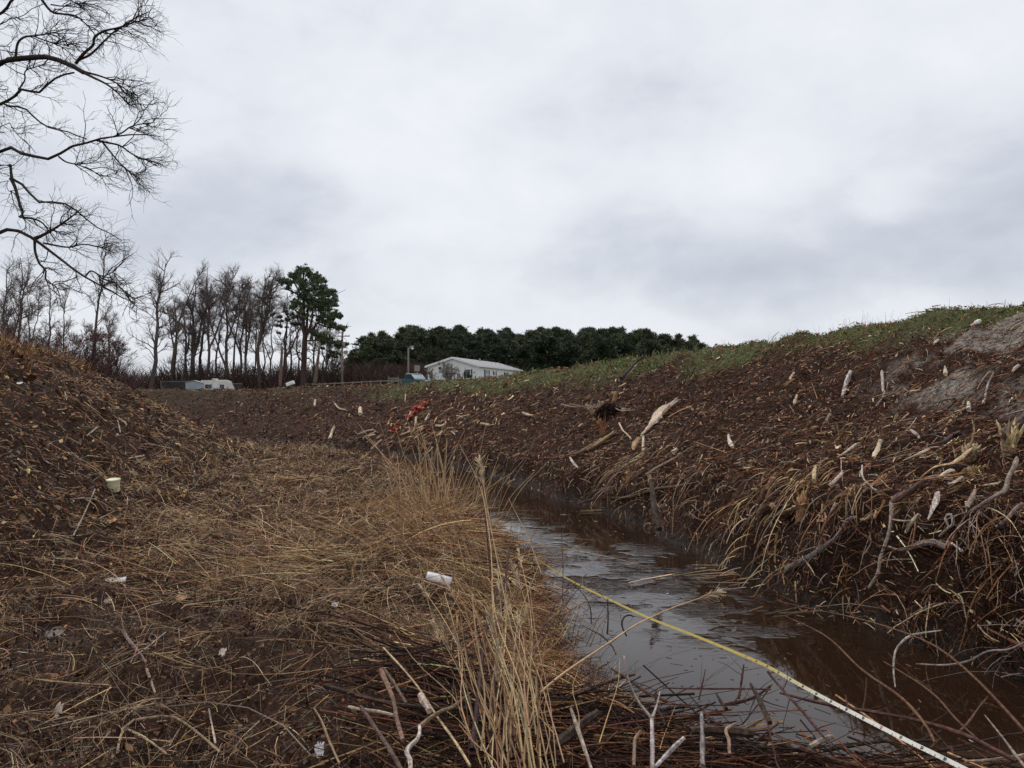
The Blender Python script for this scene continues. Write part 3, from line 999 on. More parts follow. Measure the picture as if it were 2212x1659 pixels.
add_stick('wood_post', 'short white standing peg at the lower end of the broad pale split log', 'stick', on_ground(ZM, [(1135, 880), (1135, 820), (1133, 752)], .03), [.028, .024, .022], CPALE, RB, end=CPALE)
add_stick('wood_wedge', 'broad tan wedge of split wood just below the broad pale split log', 'split wood', on_ground(ZM, [(1045, 872), (1070, 830), (1095, 790)], .05), [.02, .05, .045], CTAN, RB, 6, .2, 8, (.05, .05), flat=.4)
add_stick('wood_piece', 'short thick pale stick on bare brown duff right of the white standing peg', 'split wood', on_ground(ZM, [(1372, 915), (1420, 875)], .05), [.028, .03], CPALE, RB, 6)
add_stick('wood_piece', 'white broken stick lying diagonally near the left end of the hanging straw', 'split wood', on_ground(ZM, [(500, 950), (535, 1010), (572, 1045)], .07), [.018, .024, .018], (.6, .5, .42), RB)
add_stick('wood_piece', 'white jagged splinter standing alone in the upper middle of the right bank slope', 'split wood', on_ground(ZM, [(1905, 860), (1880, 810), (1868, 765)], .06), [.022, .03, .016], (.62, .52, .44), RB, 6, .25, 8, (.03, .06))
add_stick('brush_pole', 'dark barked pole leaning up to the grass crest above the torn stumps', 'pole', on_ground(ZM, [(940, 300), (1010, 230), (1090, 165), (1165, 95)], .2), [.05, .045, .035, .022], CDARK, RB, twigs=10, tl=(.2, .5))
add_stick('fallen_branch', 'pale peeled stick crossing the base of the dark barked crest pole', 'branch', on_ground(ZM, [(925, 295), (1000, 235), (1070, 180)], .13), [.02, .035, .03], CPALE, RB, end=CPALE)
add_stick('leaning_stake', 'dark stake leaning at the right waterline opposite the tape', 'stake', in_air(ZM, [(1275, 1530), (1240, 1400), (1215, 1230), (1200, 1110)], 8.2, 8.7), [.035, .036, .03, .022], (.075, .052, .042), RB, end=CTAN)

# torn stumps
def stump(name, label, u, v0, v1, r, col, n=12, spread=.35, group='torn stumps on the right bank', lean=0.0, torn=None):
    b = hit(u, v0, -.02)
    h = (v0 - v1) / F * b[1] * 1.02
    root = empty(name, b, label, 'stump', group)
    top = np.array([lean * h, 0.05 * h, h * .72])
    V, Q, T = solid_tube([np.array([0, 0, -.08]), np.array([lean * h * .3, 0, h * .35]), top], [r * 1.25, r, r * .92], 9, .15, 8, (0, h * .2))
    MB().add(V, Q, T, jit(len(V), col, .15)).obj('trunk', M_WOOD, root, smooth=True)
    n = max(18, int(n * 1.6))
    S = np.zeros((n, 4, 3))
    a = RS.rand(n) * 6.28
    S[:, 0] = top * .55 + np.stack([np.cos(a) * r * .7, np.sin(a) * r * .7, 0 * a], -1)
    S[:, 0] += RS.normal(0, r * .35, (n, 3))
    ln = h * np.exp(RS.normal(-1.0, .5, (n, 1)))
    out = np.stack([np.cos(a), np.sin(a), np.full(n, 2.2 / max(spread, .05) * .4)], -1)
    out = nrm(out + RS.normal(0, .42, (n, 3)))
    for k in range(1, 4):
        S[:, k] = S[:, k - 1] + out * ln / 3
        out = nrm(out + RS.normal(0, .2, (n, 3)) + [0, 0, -.08 * spread])
    mb = MB()
    strands(mb, S, np.array([[1, 1, .8, .15]]) * r * RS.uniform(.10, .32, (n, 1)), jit(n, np.array(torn or CORG) * .85, .35), 4)
    mb.obj('torn_wood', M_WOOD, root)
    return root


stump('torn_stump', 'tall orange-tan torn stump rising behind a pale slab of bark near the right waterline', 1734, 1112, 1058, .05, (.34, .19, .09), 10, .2, torn=(.50, .30, .15))
stump('torn_stump', 'frayed pale stump beside the thick dark log at the right edge', 2098, 992, 953, .055, (.40, .29, .19), 22, .5, torn=(.60, .47, .30))
stump('torn_stump', 'yellow straw-like shredded stump at the far right above the thick dark log', 2177, 975, 921, .055, (.36, .25, .14), 34, .3, torn=(.56, .42, .24))
stump('torn_stump', 'small shredded yellow stump low between the frayed pale stump and the tan split slab', 2102, 1030, 1000, .04, (.34, .22, .11), 14, .5, torn=(.52, .36, .17))
stump('torn_stump', 'upright split tan stump left of the dark hole on the bank, second from the left', 1297, 888, 862, .075, (.36, .24, .13), 8, .15, lean=.05, torn=CPALE)
stump('torn_stump', 'leftmost pale torn stump leaning left of the dark hole', 1281, 896, 872, .06, (.33, .23, .14), 8, .3, lean=-.6, torn=CPALE)
stump('torn_stump', 'short torn stump standing above the dark hole, beneath the crest pole', 1328, 868, 845, .07, (.36, .23, .12), 8, .25, torn=CTAN)
stump('torn_stump', 'reddish-brown stump below the dark hole, without pale splinters', 1303, 940, 900, .06, (.24, .11, .055), 4, .2, lean=-.2, torn=(.3, .15, .08))
stump('torn_stump', 'pale chipped stump just right of the dark hole', 1348, 892, 878, .05, (.45, .33, .2), 8, .5, torn=CPALE)
stump('torn_stump', 'small tan stump standing in the hanging straw by the right waterline', 1358, 1035, 1012, .035, (.40, .26, .13), 6, .2, torn=(.5, .34, .18))
stump('torn_stump', 'small reddish cut stump standing on the leafy left bank', 360, 998, 982, .045, (.26, .11, .055), 5, .2, group='stumps on the left bank', torn=(.3, .14, .07))

# dark root hole on the bank
def _rootball():
    b = hit(1316, 902, -.05)
    mb = MB()
    n = 500
    a = RS.rand(n) * 6.28; e = np.arccos(RS.rand(n))
    R0 = .27
    d = np.stack([np.cos(a) * np.sin(e), np.sin(a) * np.sin(e), np.cos(e)], -1)
    P = np.zeros((n, 4, 3)); P[:, 0] = d * R0 * .8
    t = nrm(np.cross(d, RS.normal(size=(n, 3))))
    for k in range(1, 4): P[:, k] = P[:, k - 1] + t * .055 + d * .004 * k + RS.normal(0, .012, (n, 3))
    strands(mb, P, RS.uniform(.006, .012, n), jit(n, (.035, .019, .014), .4), 3)
    V = []; Q = []
    for i in range(9):
        for j in range(16):
            th, ph = i / 8 * math.pi * .62, j / 16 * 6.283
            rr = R0 * (.92 + .1 * math.sin(j * 2.3 + i))
            V.append([rr * math.sin(th) * math.cos(ph), rr * math.sin(th) * math.sin(ph), rr * math.cos(th)])
    for i in range(8):
        for j in range(16): Q.append([i * 16 + j, (i + 1) * 16 + j, (i + 1) * 16 + (j + 1) % 16, i * 16 + (j + 1) % 16])
    mb.add(V, Q, None, jit(len(V), (.016, .009, .007), .2))
    o = mb.mesh('root_ball', M_WOOD)
    o = link_mesh('root_ball', o, None, b)
    tag(o, 'dark round root ball between the torn stumps on the right bank', 'root ball')


_rootball()

# lower right bank, read from the right-hand crop
for nm, lb, ct, pts, rad, col, kw in [
    ('bark_slab', 'pale slab of bark lying in front of the tall orange-tan torn stump', 'bark slab', [(85, 1000), (170, 960), (250, 930), (320, 912)], [.018, .045, .04, .02], (.60, .46, .34), dict(flat=.35, sides=6, jag=(.05, .05))),
    ('wood_block', 'short round sawn block end at the left tip of the pale bark slab', 'wood block', [(15, 895), (60, 945)], [.035, .036], (.42, .28, .17), dict()),
    ('split_stake', 'upright split yellow-tan stake standing right of the orange-tan torn stump', 'split wood', [(400, 700), (402, 620), (412, 550)], [.026, .024, .018], (.48, .33, .19), dict(end=CPALE)),
    ('split_stick', 'long cream split stick with forked top above the split stake', 'split wood', [(600, 490), (660, 440), (760, 368)], [.010, .018, .024], CPALE, dict(end=CPALE)),
    ('split_slab', 'upright cream slab standing alone on brown duff, right of the long cream stick', 'split wood', [(915, 490), (945, 410), (972, 330)], [.020, .027, .022], (.60, .49, .33), dict(flat=.4, sides=6)),
    ('split_stick', 'forked white stick low and left of the upright split stake', 'split wood', [(390, 555), (450, 520), (510, 490)], [.010, .014, .012], CPALE, dict(twigs=3, tl=(.05, .1))),
    ('dark_log', 'dark barked log with pale torn tip pointing downhill, left of the frayed pale stump', 'log', [(1380, 400), (1510, 365), (1600, 310), (1680, 280)], [.010, .028, .030, .028], (.09, .06, .05), dict()),
    ('dark_log', 'thick dark barked log running off the right edge beside the yellow shredded stump', 'log', [(2020, 380), (2060, 320), (2140, 240), (2260, 130)], [.045, .050, .05, .05], (.10, .068, .058), dict()),
    ('curved_switch', 'thin dark switch bowing across the slope above the tan split slab', 'twig', [(1060, 515), (1130, 560), (1200, 580), (1450, 560), (1600, 555), (1760, 577)], [.006, .007, .008, .008, .007, .005], (.10, .06, .045), dict()),
    ('split_slab', 'bent tan split slab below the thin dark bowing switch', 'split wood', [(1370, 655), (1440, 600), (1520, 580), (1610, 575), (1710, 495)], [.014, .03, .036, .036, .022], (.50, .35, .20), dict(flat=.45, sides=6, jag=(.05, .1))),
    ('split_slab', 'straight cream split piece parallel under the bent tan slab', 'split wood', [(1478, 692), (1530, 655), (1592, 622)], [.014, .026, .024], CPALE, dict(flat=.5, sides=6)),
    ('split_slab', 'straight cream sliver below right of the straight cream split piece', 'split wood', [(1560, 752), (1620, 722), (1676, 692)], [.012, .020, .014], (.6, .47, .36), dict(flat=.5, sides=6)),
    ('fallen_branch', 'long brown barked branch curving uphill from the top of the white upright branch', 'branch', [(1080, 905), (1250, 785), (1400, 705), (1600, 680)], [.034, .026, .016, .010], (.22, .15, .12), dict()),
    ('bark_plate', 'broad whitish plate of peeled wood, wide at its top, in the lower right slope', 'bark slab', [(1385, 1072), (1425, 1010), (1455, 940), (1465, 880)], [.012, .030, .050, .040], (.66, .57, .50), dict(flat=.25, sides=8)),
    ('bark_plate', 'grey-brown bark plate right of the broad whitish plate', 'bark slab', [(1722, 970), (1760, 900), (1795, 825)], [.034, .036, .024], (.34, .25, .20), dict(flat=.35, sides=7)),
    ('fallen_branch', 'long whitish upright branch snaking down the lower right slope to the water', 'branch', [(1070, 920), (1066, 1040), (1050, 1150), (1010, 1300), (970, 1400), (960, 1500), (940, 1560), (870, 1640)], [.022, .017, .018, .018, .017, .016, .016, .010], (.42, .34, .28), dict(K=24)),
    ('fallen_branch', 'long grey curved branch descending from the right edge beside the cream slivers', 'branch', [(2150, 510), (2140, 580), (2080, 690), (2050, 820), (1990, 880), (1900, 930), (1750, 1040), (1640, 1155)], [.009, .026, .022, .022, .022, .020, .012, .008], (.25, .185, .15), dict(K=24)),
    ('driftwood_log', 'horizontal grey barked log with a pale split left end', 'log', [(1040, 1322), (1130, 1318), (1220, 1322), (1400, 1305), (1550, 1308)], [.008, .014, .028, .032, .026], (.25, .19, .16), dict(K=18)),
    ('root_loop', 'pale looped root standing off the slope above the grey barked log', 'root', [(1545, 1010), (1590, 1060), (1600, 1110), (1570, 1180), (1480, 1222)], [.010, .014, .014, .012, .008], (.40, .35, .33), dict()),
    ('root_loop', 'left half of the pale root pair, the straighter one', 'root', [(1548, 1015), (1535, 1070), (1545, 1120), (1570, 1160)], [.009, .011, .011, .009], (.35, .3, .28), dict()),
    ('fallen_log', 'grey trunk leaning down off the bank into the water', 'log', [(775, 1035), (690, 1110), (600, 1195), (480, 1320), (340, 1400), (160, 1480)], [.016, .022, .024, .028, .034, .030], (.24, .20, .185), dict(K=20, twigs=6)),
    ('split_stick', 'cream split stick above the grey barked log', 'split wood', [(1195, 1185), (1240, 1135), (1312, 1078)], [.016, .022, .018], (.55, .44, .32), dict()),
    ('forked_twig', 'thin white forked twig at the right end of the grey barked log', 'twig', [(1588, 1290), (1640, 1335), (1685, 1385)], [.010, .010, .006], (.68, .6, .58), dict(twigs=2, tl=(.05, .1))),
    ('fallen_branch', 'grey branch near the right edge, below the bark plates', 'branch', [(2212, 950), (2130, 1020), (2060, 1095), (1975, 1190)], [.018, .020, .018, .012], (.30, .23, .2), dict()),
    ('split_stick', 'cream stick left of the white upright branch, pointing down to the water', 'split wood', [(500, 1035), (550, 960), (590, 900)], [.010, .018, .020], (.55, .42, .30), dict()),
    ('bark_plate', 'flat brown bark sheet left of the broad whitish plate', 'bark slab', [(1080, 1085), (1170, 1080), (1290, 1085)], [.014, .034, .018], (.33, .25, .19), dict(flat=.3, sides=6)),
    ('split_stick', 'pale stick end leaning beside the small tan split block', 'split wood', [(800, 1078), (850, 1045), (905, 1015)], [.012, .020, .020], (.46, .34, .2), dict()),
    ('wood_block', 'small orange-tan split block above the grey trunk that leans into the water', 'wood block', [(925, 1045), (935, 1010), (940, 980)], [.020, .032, .024], (.42, .25, .14), dict(flat=.5)),
    ('split_stick', 'cream stick at the foot of the slope, right of the forked white stick', 'split wood', [(535, 745), (580, 690), (640, 625)], [.020, .024, .018], (.56, .45, .37), dict(end=CPALE)),
    ('crooked_twig', 'crooked white root dangling below the split stakes', 'twig', [(815, 560), (815, 640), (840, 700), (880, 735), (890, 770), (945, 815)], [.010, .010, .010, .009, .009, .006], (.5, .42, .38), dict(K=18)),
    ('fallen_branch', 'thin straight dark branch slanting above the straight cream pieces', 'branch', [(970, 395), (1080, 350), (1230, 305)], [.007, .009, .008], (.14, .09, .075), dict()),
    ('split_slab', 'long tan split slab uphill of the dark bowing switch', 'split wood', [(1170, 530), (1290, 475), (1400, 425), (1480, 405)], [.012, .024, .026, .016], (.46, .34, .24), dict(flat=.45, sides=6)),
    ('split_slab', 'short tan slab just under the long tan split slab', 'split wood', [(1310, 505), (1390, 490), (1450, 470)], [.012, .022, .014], (.44, .31, .2), dict(flat=.45, sides=6)),
]:
    lift = .12 + max(rad) * .6
    kk = dict(kw)
    rad = [q * (.78 if 'flat' not in kk else .9) for q in rad]
    add_stick(nm, lb, ct, on_ground(Z6, pts, lift), rad, col, RB, **kk)

for nm, lb, ct, pts, rad, col in [
    ('fallen_branch', 'thick whitish stick lying down the upper slope, left of the sandy patch', 'branch', [(715, 755), (685, 830), (665, 905), (645, 970)], [.026, .034, .028, .024], (.52, .44, .38)),
    ('fallen_branch', 'thin whitish upright stick midway between the thick whitish stick and the sandy patch', 'branch', [(985, 755), (990, 850), (997, 935)], [.018, .022, .014], (.46, .38, .33)),
    ('fallen_branch', 'grey twig continuing down from the thin whitish upright stick', 'twig', [(1010, 930), (990, 985), (930, 1062)], [.010, .012, .008], (.3, .24, .22)),
    ('bark_slab', 'bright white splinter on the grass at the top of the sandy patch', 'bark slab', [(1755, 362), (1790, 345), (1835, 322)], [.014, .036, .02], (.66, .6, .54)),
    ('split_stick', 'short pale stick on the upper slope beneath the green crest at the left', 'split wood', [(190, 825), (205, 790), (225, 760)], [.018, .022, .018], CPALE),
    ('split_stick', 'pale chewed stick standing on brown duff left of the thick whitish stick', 'split wood', [(230, 1035), (238, 1000), (250, 960)], [.022, .028, .016], CPALE),
    ('split_stick', 'pale pointed splinter standing in the middle of the sandy patch', 'split wood', [(1535, 790), (1532, 755), (1528, 712)], [.026, .022, .008], (.55, .48, .38)),
    ('fallen_branch', 'thin crooked grey twig hanging down at the right of the sandy patch', 'twig', [(1950, 780), (1905, 870), (1885, 950), (1870, 1050)], [.009, .011, .010, .007], (.33, .28, .27)),
    ('split_stick', 'cream splinter beside the right edge of the sandy patch', 'split wood', [(2110, 768), (2140, 740), (2168, 715)], [.010, .02, .016], CPALE),
    ('split_stick', 'white peg standing below the sandy patch near a shredded root', 'split wood', [(1735, 1100), (1736, 1060), (1737, 1035)], [.020, .022, .018], (.62, .54, .46)),
    ('split_stick', 'small grey stick low on the grassy crest above the sandy patch', 'split wood', [(1430, 525), (1450, 505), (1472, 482)], [.016, .022, .018], (.5, .43, .34)),
    ('crooked_twig', 'crooked pale twig on the bare duff between the two whitish sticks and the stumps', 'twig', [(1235, 1270), (1270, 1300), (1300, 1325), (1308, 1372)], [.012, .018, .018, .010], (.42, .34, .29)),
]:
    add_stick(nm, lb, ct, on_ground(ZT, pts, .05), rad, col, RB)

for lb, pts, rad, col in [
    ('pale broken stick lying level on the leafy left bank, above the yellow tub', [(1245, 270), (1330, 278), (1420, 295), (1485, 312)], [.010, .014, .012, .008], (.42, .33, .25)),
    ('short pale stick with a knob right of the small reddish stump', [(1110, 405), (1170, 390), (1240, 370)], [.014, .018, .018], (.44, .33, .24)),
    ('forked grey stick on the left bank, upper left of the reddish stump', [(750, 205), (800, 165), (845, 125)], [.010, .014, .012], (.4, .33, .27)),
    ('grey stem crossing below the yellow tub, leaning right', [(635, 1075), (720, 900), (820, 670)], [.008, .008, .007], (.46, .38, .30)),
    ('grey stem crossing the leaning one below the tub, pointing right', [(600, 760), (730, 755), (850, 790), (980, 850)], [.006, .008, .007, .006], (.4, .34, .29)),
    ('pale peg standing on the left bank above the reddish stump', [(1040, 170), (1025, 110), (1015, 62)], [.010, .010, .008], (.46, .37, .31)),
]:
    add_stick('fallen_twig', lb, 'twig', on_ground(ZL, pts, .05), rad, col, 'larger twigs on the left bank', sides=5)
for lb, pts, rad, col in [
    ('knobbly purple-grey stick slanting down through the dark near-left soil', [(1000, 510), (1060, 560), (1120, 640), (1200, 740), (1260, 840)], [.006, .009, .009, .008, .006], (.20, .135, .13)),
    ('long thin pale stem crossing over the purple-grey stick', [(930, 885), (1090, 815), (1220, 735), (1380, 610), (1430, 560)], [.004, .004, .004, .004, .003], (.42, .34, .30)),
    ('straight tan stem lying level left of the purple-grey stick', [(280, 985), (480, 1010), (700, 1022), (940, 1028)], [.004, .005, .005, .004], (.42, .31, .20)),
    ('arched straw stem bowing over the dark soil at the bottom left', [(1010, 1650), (1040, 1500), (1110, 1390), (1290, 1325), (1500, 1370), (1700, 1480), (1900, 1650)], [.004, .005, .005, .005, .005, .005, .004], (.40, .29, .18)),
    ('upright pale peg stem at the right of the dark near-left soil', [(1860, 1560), (1830, 1400), (1803, 1265)], [.005, .005, .004], (.5, .42, .34)),
    ('straight straw stem slanting right under the arched stem', [(1110, 1440), (1260, 1530), (1440, 1659)], [.005, .005, .005], (.45, .34, .22)),
    ('short tan stem slanting steeply between the arched stem and the level stem', [(1268, 890), (1300, 990), (1340, 1100)], [.006, .006, .004], (.36, .26, .19)),
    ('thin curved tan stem right of the crossing pale stem', [(1320, 745), (1450, 805), (1600, 850), (1780, 880)], [.003, .004, .004, .003], (.34, .22, .12)),
]:
    add_stick('fallen_twig', lb, 'twig', on_ground(ZLB, pts, .05), rad, col, 'larger twigs on the near-left soil', sides=5, K=18)

# ---- foreground sticks in the jam
FJ = 'sticks standing out of the foreground jam'
add_stick('forked_sapling', 'pale forked sapling standing in the foreground jam, its left fork long and thin', 'sapling', in_air(ZW, [(1215, 1720), (1212, 1500), (1210, 1240)], 2.55, 3.0), [.007, .0075, .007], (.36, .31, .29), FJ, K=10)
_fk = bpy.context.scene.collection.objects[-1]
for lb, pts in [('left_fork', [(1210, 1240), (1160, 1170), (1100, 1100), (1030, 960), (990, 830), (967, 690)]), ('right_fork', [(1212, 1225), (1250, 1120), (1280, 1000)])]:
    V, Q, T = solid_tube(in_air(ZW, pts, 3.0, 3.15), [.006, .005, .004, .003], 6, .1, 12)
    fork = MB().add(V, Q, T, jit(len(V), (.34, .29, .27), .1)).mesh(lb, M_WOOD, True, origin=np.array(_fk.location))
    link_mesh('fork', fork, _fk)
for lb, pts, ya, yb, rad, col, tw in [
    ('short bleached stick slanting up at the bottom of the jam, right of the forked sapling', [(1240, 1650), (1340, 1540), (1420, 1460), (1485, 1400)], 2.6, 2.75, [.006, .008, .009, .006], (.42, .37, .36), 0),
    ('long pale cane slanting down left of the forked sapling', [(510, 1148), (580, 1350), (640, 1530), (690, 1680)], 3.0, 2.6, [.006, .007, .007, .006], (.34, .27, .22), 0),
    ('thick brown log lying under the jam at the right', [(1540, 1340), (1700, 1330), (1900, 1340), (2080, 1360)], 2.95, 3.0, [.014, .018, .018, .014], (.07, .045, .032), 0),
    ('thick brown log lying diagonal under the left of the jam', [(360, 1470), (480, 1380), (600, 1280), (740, 1180)], 2.8, 3.2, [.014, .019, .019, .014], (.06, .038, .028), 0),
    ('pale vertical stick among dark ones right of the forked sapling', [(1650, 1640), (1643, 1400), (1640, 1190)], 2.7, 2.95, [.008, .008, .006], (.25, .21, .2), 0),
    ('bent tan twig with an elbow near the thick log', [(1880, 1540), (1875, 1420), (1848, 1330), (1930, 1280)], 2.7, 2.85, [.005, .005, .006, .005], (.32, .22, .15), 0),
    ('curved brown twig at the foot of the jam, left of the sapling', [(1050, 1640), (1060, 1480), (1065, 1400), (1110, 1340)], 2.6, 2.75, [.006, .006, .006, .005], (.26, .17, .12), 0),
    ('dark broken stake leaning left at the right end of the jam edge', [(2060, 930), (2140, 1080), (2230, 1270)], 3.4, 3.1, [.006, .012, .010], CDARK, 3),
    ('dark pointed stake stub beside the jam, left of the dark broken stake', [(1850, 1150), (1790, 1060), (1765, 1012)], 3.3, 3.5, [.008, .008, .004], CDARK, 0),
    ('upright red-brown budding twig standing before the grey water', [(1960, 1060), (1985, 900), (2002, 765)], 3.3, 3.4, [.005, .0045, .003], CRED, 4),
    ('thin dark upright twig left of the budding twig', [(1615, 1070), (1645, 930), (1672, 805)], 3.4, 3.5, [.004, .0035, .002], CRED, 3),
    ('long level red-brown switch reaching over the water edge', [(1300, 965), (1600, 973), (2000, 975), (2240, 980)], 3.5, 3.4, [.003, .004, .004, .003], (.12, .06, .05), 3),
    ('red-brown branch slanting across the right of the jam', [(1850, 1110), (2000, 1080), (2120, 1030), (2230, 950)], 3.3, 3.5, [.007, .007, .006, .004], CRED, 6),
    ('dark red-brown twig tangle arching over the water left of the tape', [(900, 680), (860, 600), (780, 520), (730, 490), (590, 420)], 4.6, 4.9, [.004, .004, .004, .003, .002], CDARK, 5),
    ('dark arched twig dipping into the water nearest the tape', [(990, 520), (950, 430), (960, 370), (1000, 340), (1060, 350)], 5.0, 5.1, [.005, .006, .006, .005, .003], CDARK, 3),
    ('tall dark bent twig curving down to the water left of the arched twig', [(530, 80), (600, 140), (650, 210), (680, 300), (685, 410)], 5.3, 5.0, [.002, .003, .004, .004, .004], CDARK, 1),
    ('upright dark fork in the water beside the arched twig', [(825, 500), (830, 350), (825, 195)], 5.0, 5.1, [.006, .005, .003], CDARK, 4),
    ('brown branch curling along the top edge of the jam', [(500, 1030), (700, 960), (900, 890), (1060, 850)], 3.4, 3.9, [.008, .009, .008, .005], (.11, .065, .05), 5),
    ('dark branch running down the middle of the jam top', [(860, 800), (1000, 890), (1150, 1000), (1330, 1080)], 3.9, 3.4, [.005, .007, .007, .006], (.08, .045, .035), 4),
]:
    add_stick('jam_stick', lb, 'stick', in_air(ZW, pts, ya, yb), rad, col, FJ, sides=6, K=14, twigs=tw, tl=(.06, .2))

for lb, pts, ya, yb, rad, col, tw in [
    ('curled whitish root at the very bottom, left of the reed bundle', [(1335, 1700), (1330, 1590), (1300, 1530), (1320, 1480), (1390, 1410), (1415, 1350), (1413, 1295)], 2.35, 2.6, [.0075, .0075, .007, .007, .007, .0065, .006], (.50, .42, .38), 0),
    ('tan branch rising right from the curled whitish root', [(1420, 1300), (1500, 1230), (1600, 1170), (1700, 1130), (1850, 1010)], 2.6, 2.9, [.0075, .0075, .007, .005, .003], (.24, .16, .10), 3),
    ('thick brown cut stem with pale tip standing left of the reed bundle', [(1270, 1420), (1215, 1230), (1190, 1080), (1130, 930), (1075, 812)], 2.45, 3.0, [.006, .007, .008, .009, .009], (.20, .12, .085), 0),
    ('thinner dark cut stem beside the thick pale-tipped one', [(1300, 1100), (1210, 960), (1160, 880), (1112, 808)], 2.7, 3.05, [.005, .006, .007, .006], (.13, .08, .06), 0),
    ('short pink-white peeled piece beside the reed bundle', [(1420, 1030), (1455, 1090), (1500, 1165)], 2.85, 2.75, [.012, .014, .010], (.52, .40, .33), 0),
    ('long dark cane slanting to the bottom left of the curled root', [(905, 1130), (1030, 1310), (1150, 1490), (1260, 1680)], 2.8, 2.35, [.006, .007, .007, .006], (.13, .08, .07), 0),
    ('long pale cane lying level left of the cut stems', [(800, 1130), (930, 1155), (1060, 1175), (1190, 1200)], 2.9, 2.75, [.005, .006, .006, .005], (.46, .36, .27), 0),
    ('long straw cane descending through the whole near grass to the bottom right', [(1180, 30), (1100, 620), (1250, 780), (1400, 960), (1560, 1210), (1700, 1400), (1850, 1640)][1:], 3.6, 2.35, [.003, .004, .004, .004, .004, .004], (.45, .33, .2), 0),
    ('brown weathered cane rising from the dark bottom left of the cut stems', [(720, 1620), (640, 1440), (560, 1240), (500, 1140)], 2.5, 3.1, [.004, .004, .004, .003], (.3, .2, .12), 0),
]:
    add_stick('near_stick', lb, 'stick', in_air(ZB, pts, ya, yb), rad, col, 'large sticks at the bottom of the view', sides=7, K=18, twigs=tw, tl=(.06, .2))

# arching canes over the creek at the right
for lb, pts, ya, yb, rad, col, tw in [
    ('longest brown cane arching from the water to the right edge, the upper one', [(120, 225), (400, 290), (700, 350), (1000, 430), (1400, 580), (1700, 800), (2000, 1100), (2230, 1350)], 4.2, 2.2, [.002, .0025, .003, .0034, .0036, .0038], (.14, .075, .045), 0),
    ('second brown cane arching below the upper one and thickening to the bottom', [(150, 345), (500, 520), (800, 800), (1100, 1010), (1250, 1150), (1370, 1300), (1440, 1440)], 3.8, 2.3, [.0015, .0022, .003, .0038, .0042, .0045], (.16, .085, .05), 2),
    ('thick dark red twig crossing under the tape toward the bottom right', [(105, 1012), (540, 1115), (1000, 1190), (1300, 1250), (1700, 1375), (2150, 1600)], 3.3, 2.4, [.004, .006, .0065, .0065, .006, .006], (.10, .048, .04), 6),
    ('thin arching cane between the two brown canes', [(1000, 740), (1250, 890), (1450, 1040), (1620, 1230), (1820, 1420)], 3.2, 2.4, [.002, .003, .0035, .003], (.13, .07, .045), 0),
    ('dark stick slanting from the water left down to the bottom', [(0, 830), (150, 1010), (300, 1170), (430, 1330), (560, 1480)], 3.4, 2.6, [.005, .006, .006, .005, .004], (.075, .04, .035), 5),
    ('upright thin dark twig crossing the tape', [(670, 1030), (700, 1180), (740, 1370)], 3.0, 2.75, [.003, .003, .003], CRED, 3),
    ('upright dark twig behind the tape, near the water middle', [(820, 1160), (845, 1000), (850, 880)], 3.0, 3.1, [.0035, .003, .002], CRED, 2),
    ('reddish upright twig standing before the right bank roots', [(1640, 1360), (1740, 1250), (1850, 1100), (1900, 1040)], 2.6, 2.9, [.004, .004, .003, .002], (.12, .065, .045), 2),
    ('pale grey cane at the bottom right corner', [(1870, 1200), (2000, 1360), (2150, 1560), (2230, 1659)], 2.8, 2.3, [.002, .003, .004, .004], (.26, .21, .18), 0),
    ('long level pale cane lying low at the bottom right', [(1700, 1600), (1900, 1590), (2230, 1540)], 2.5, 2.45, [.003, .004, .003], (.38, .28, .2), 0),
    ('pale peeled stick lying in the jam left of the tape', [(360, 1480), (440, 1430), (560, 1385)], 2.75, 2.85, [.008, .010, .008], (.34, .27, .22), 0),
    ('pale root curving along the foot of the right bank roots', [(1280, 760), (1540, 768), (1740, 730), (1900, 650), (2080, 635), (2230, 560)], 4.2, 3.9, [.003, .0045, .005, .005, .0045, .004], (.27, .21, .18), 0),
    ('white arched root dropping into the water right of the reeds', [(1500, 470), (1250, 510), (1130, 600), (1090, 700), (1088, 850), (1100, 960)], 4.5, 4.2, [.003, .005, .006, .0055, .005, .004], (.40, .34, .30), 0),
]:
    add_stick('arching_cane', lb, 'cane', in_air(ZR, pts, ya, yb), rad, col, 'canes over the near creek', sides=6, K=22, twigs=tw, tl=(.05, .2))


# ---- reeds: standing clumps, each stalk a part
def reed_stalk(root, o0, pts, r, col, plume=.0, K=9):
    P = smooth_poly(np.asarray(pts) - o0, K)
    mb = MB()
    strands(mb, P[None], np.linspace(r, r * .45, K), jit(1, col, .15), 5)
    st = mb.obj('stalk', M_STRAW, root, smooth=True)
    if plume:
        n = 60
        mb = MB()
        t = RS.uniform(.0, 1, n); L = np.linalg.norm(P[-1] - P[-2]); d = nrm(P[-1] - P[-2])
        S = np.zeros((n, 3, 3))
        S[:, 0] = P[-1] - d * (t * plume)[:, None]
        dd = nrm(d + RS.normal(0, .28, (n, 3)))
        S[:, 1] = S[:, 0] + dd * plume * .13; S[:, 2] = S[:, 1] + (dd + np.array([0, 0, -.2])) * plume * .12
        strands(mb, S, np.full(n, max(r * .5, .0011)), jit(n, (.46, .34, .21), .2), 2)
        mb.obj('plume', M_STRAW, st)
    return st


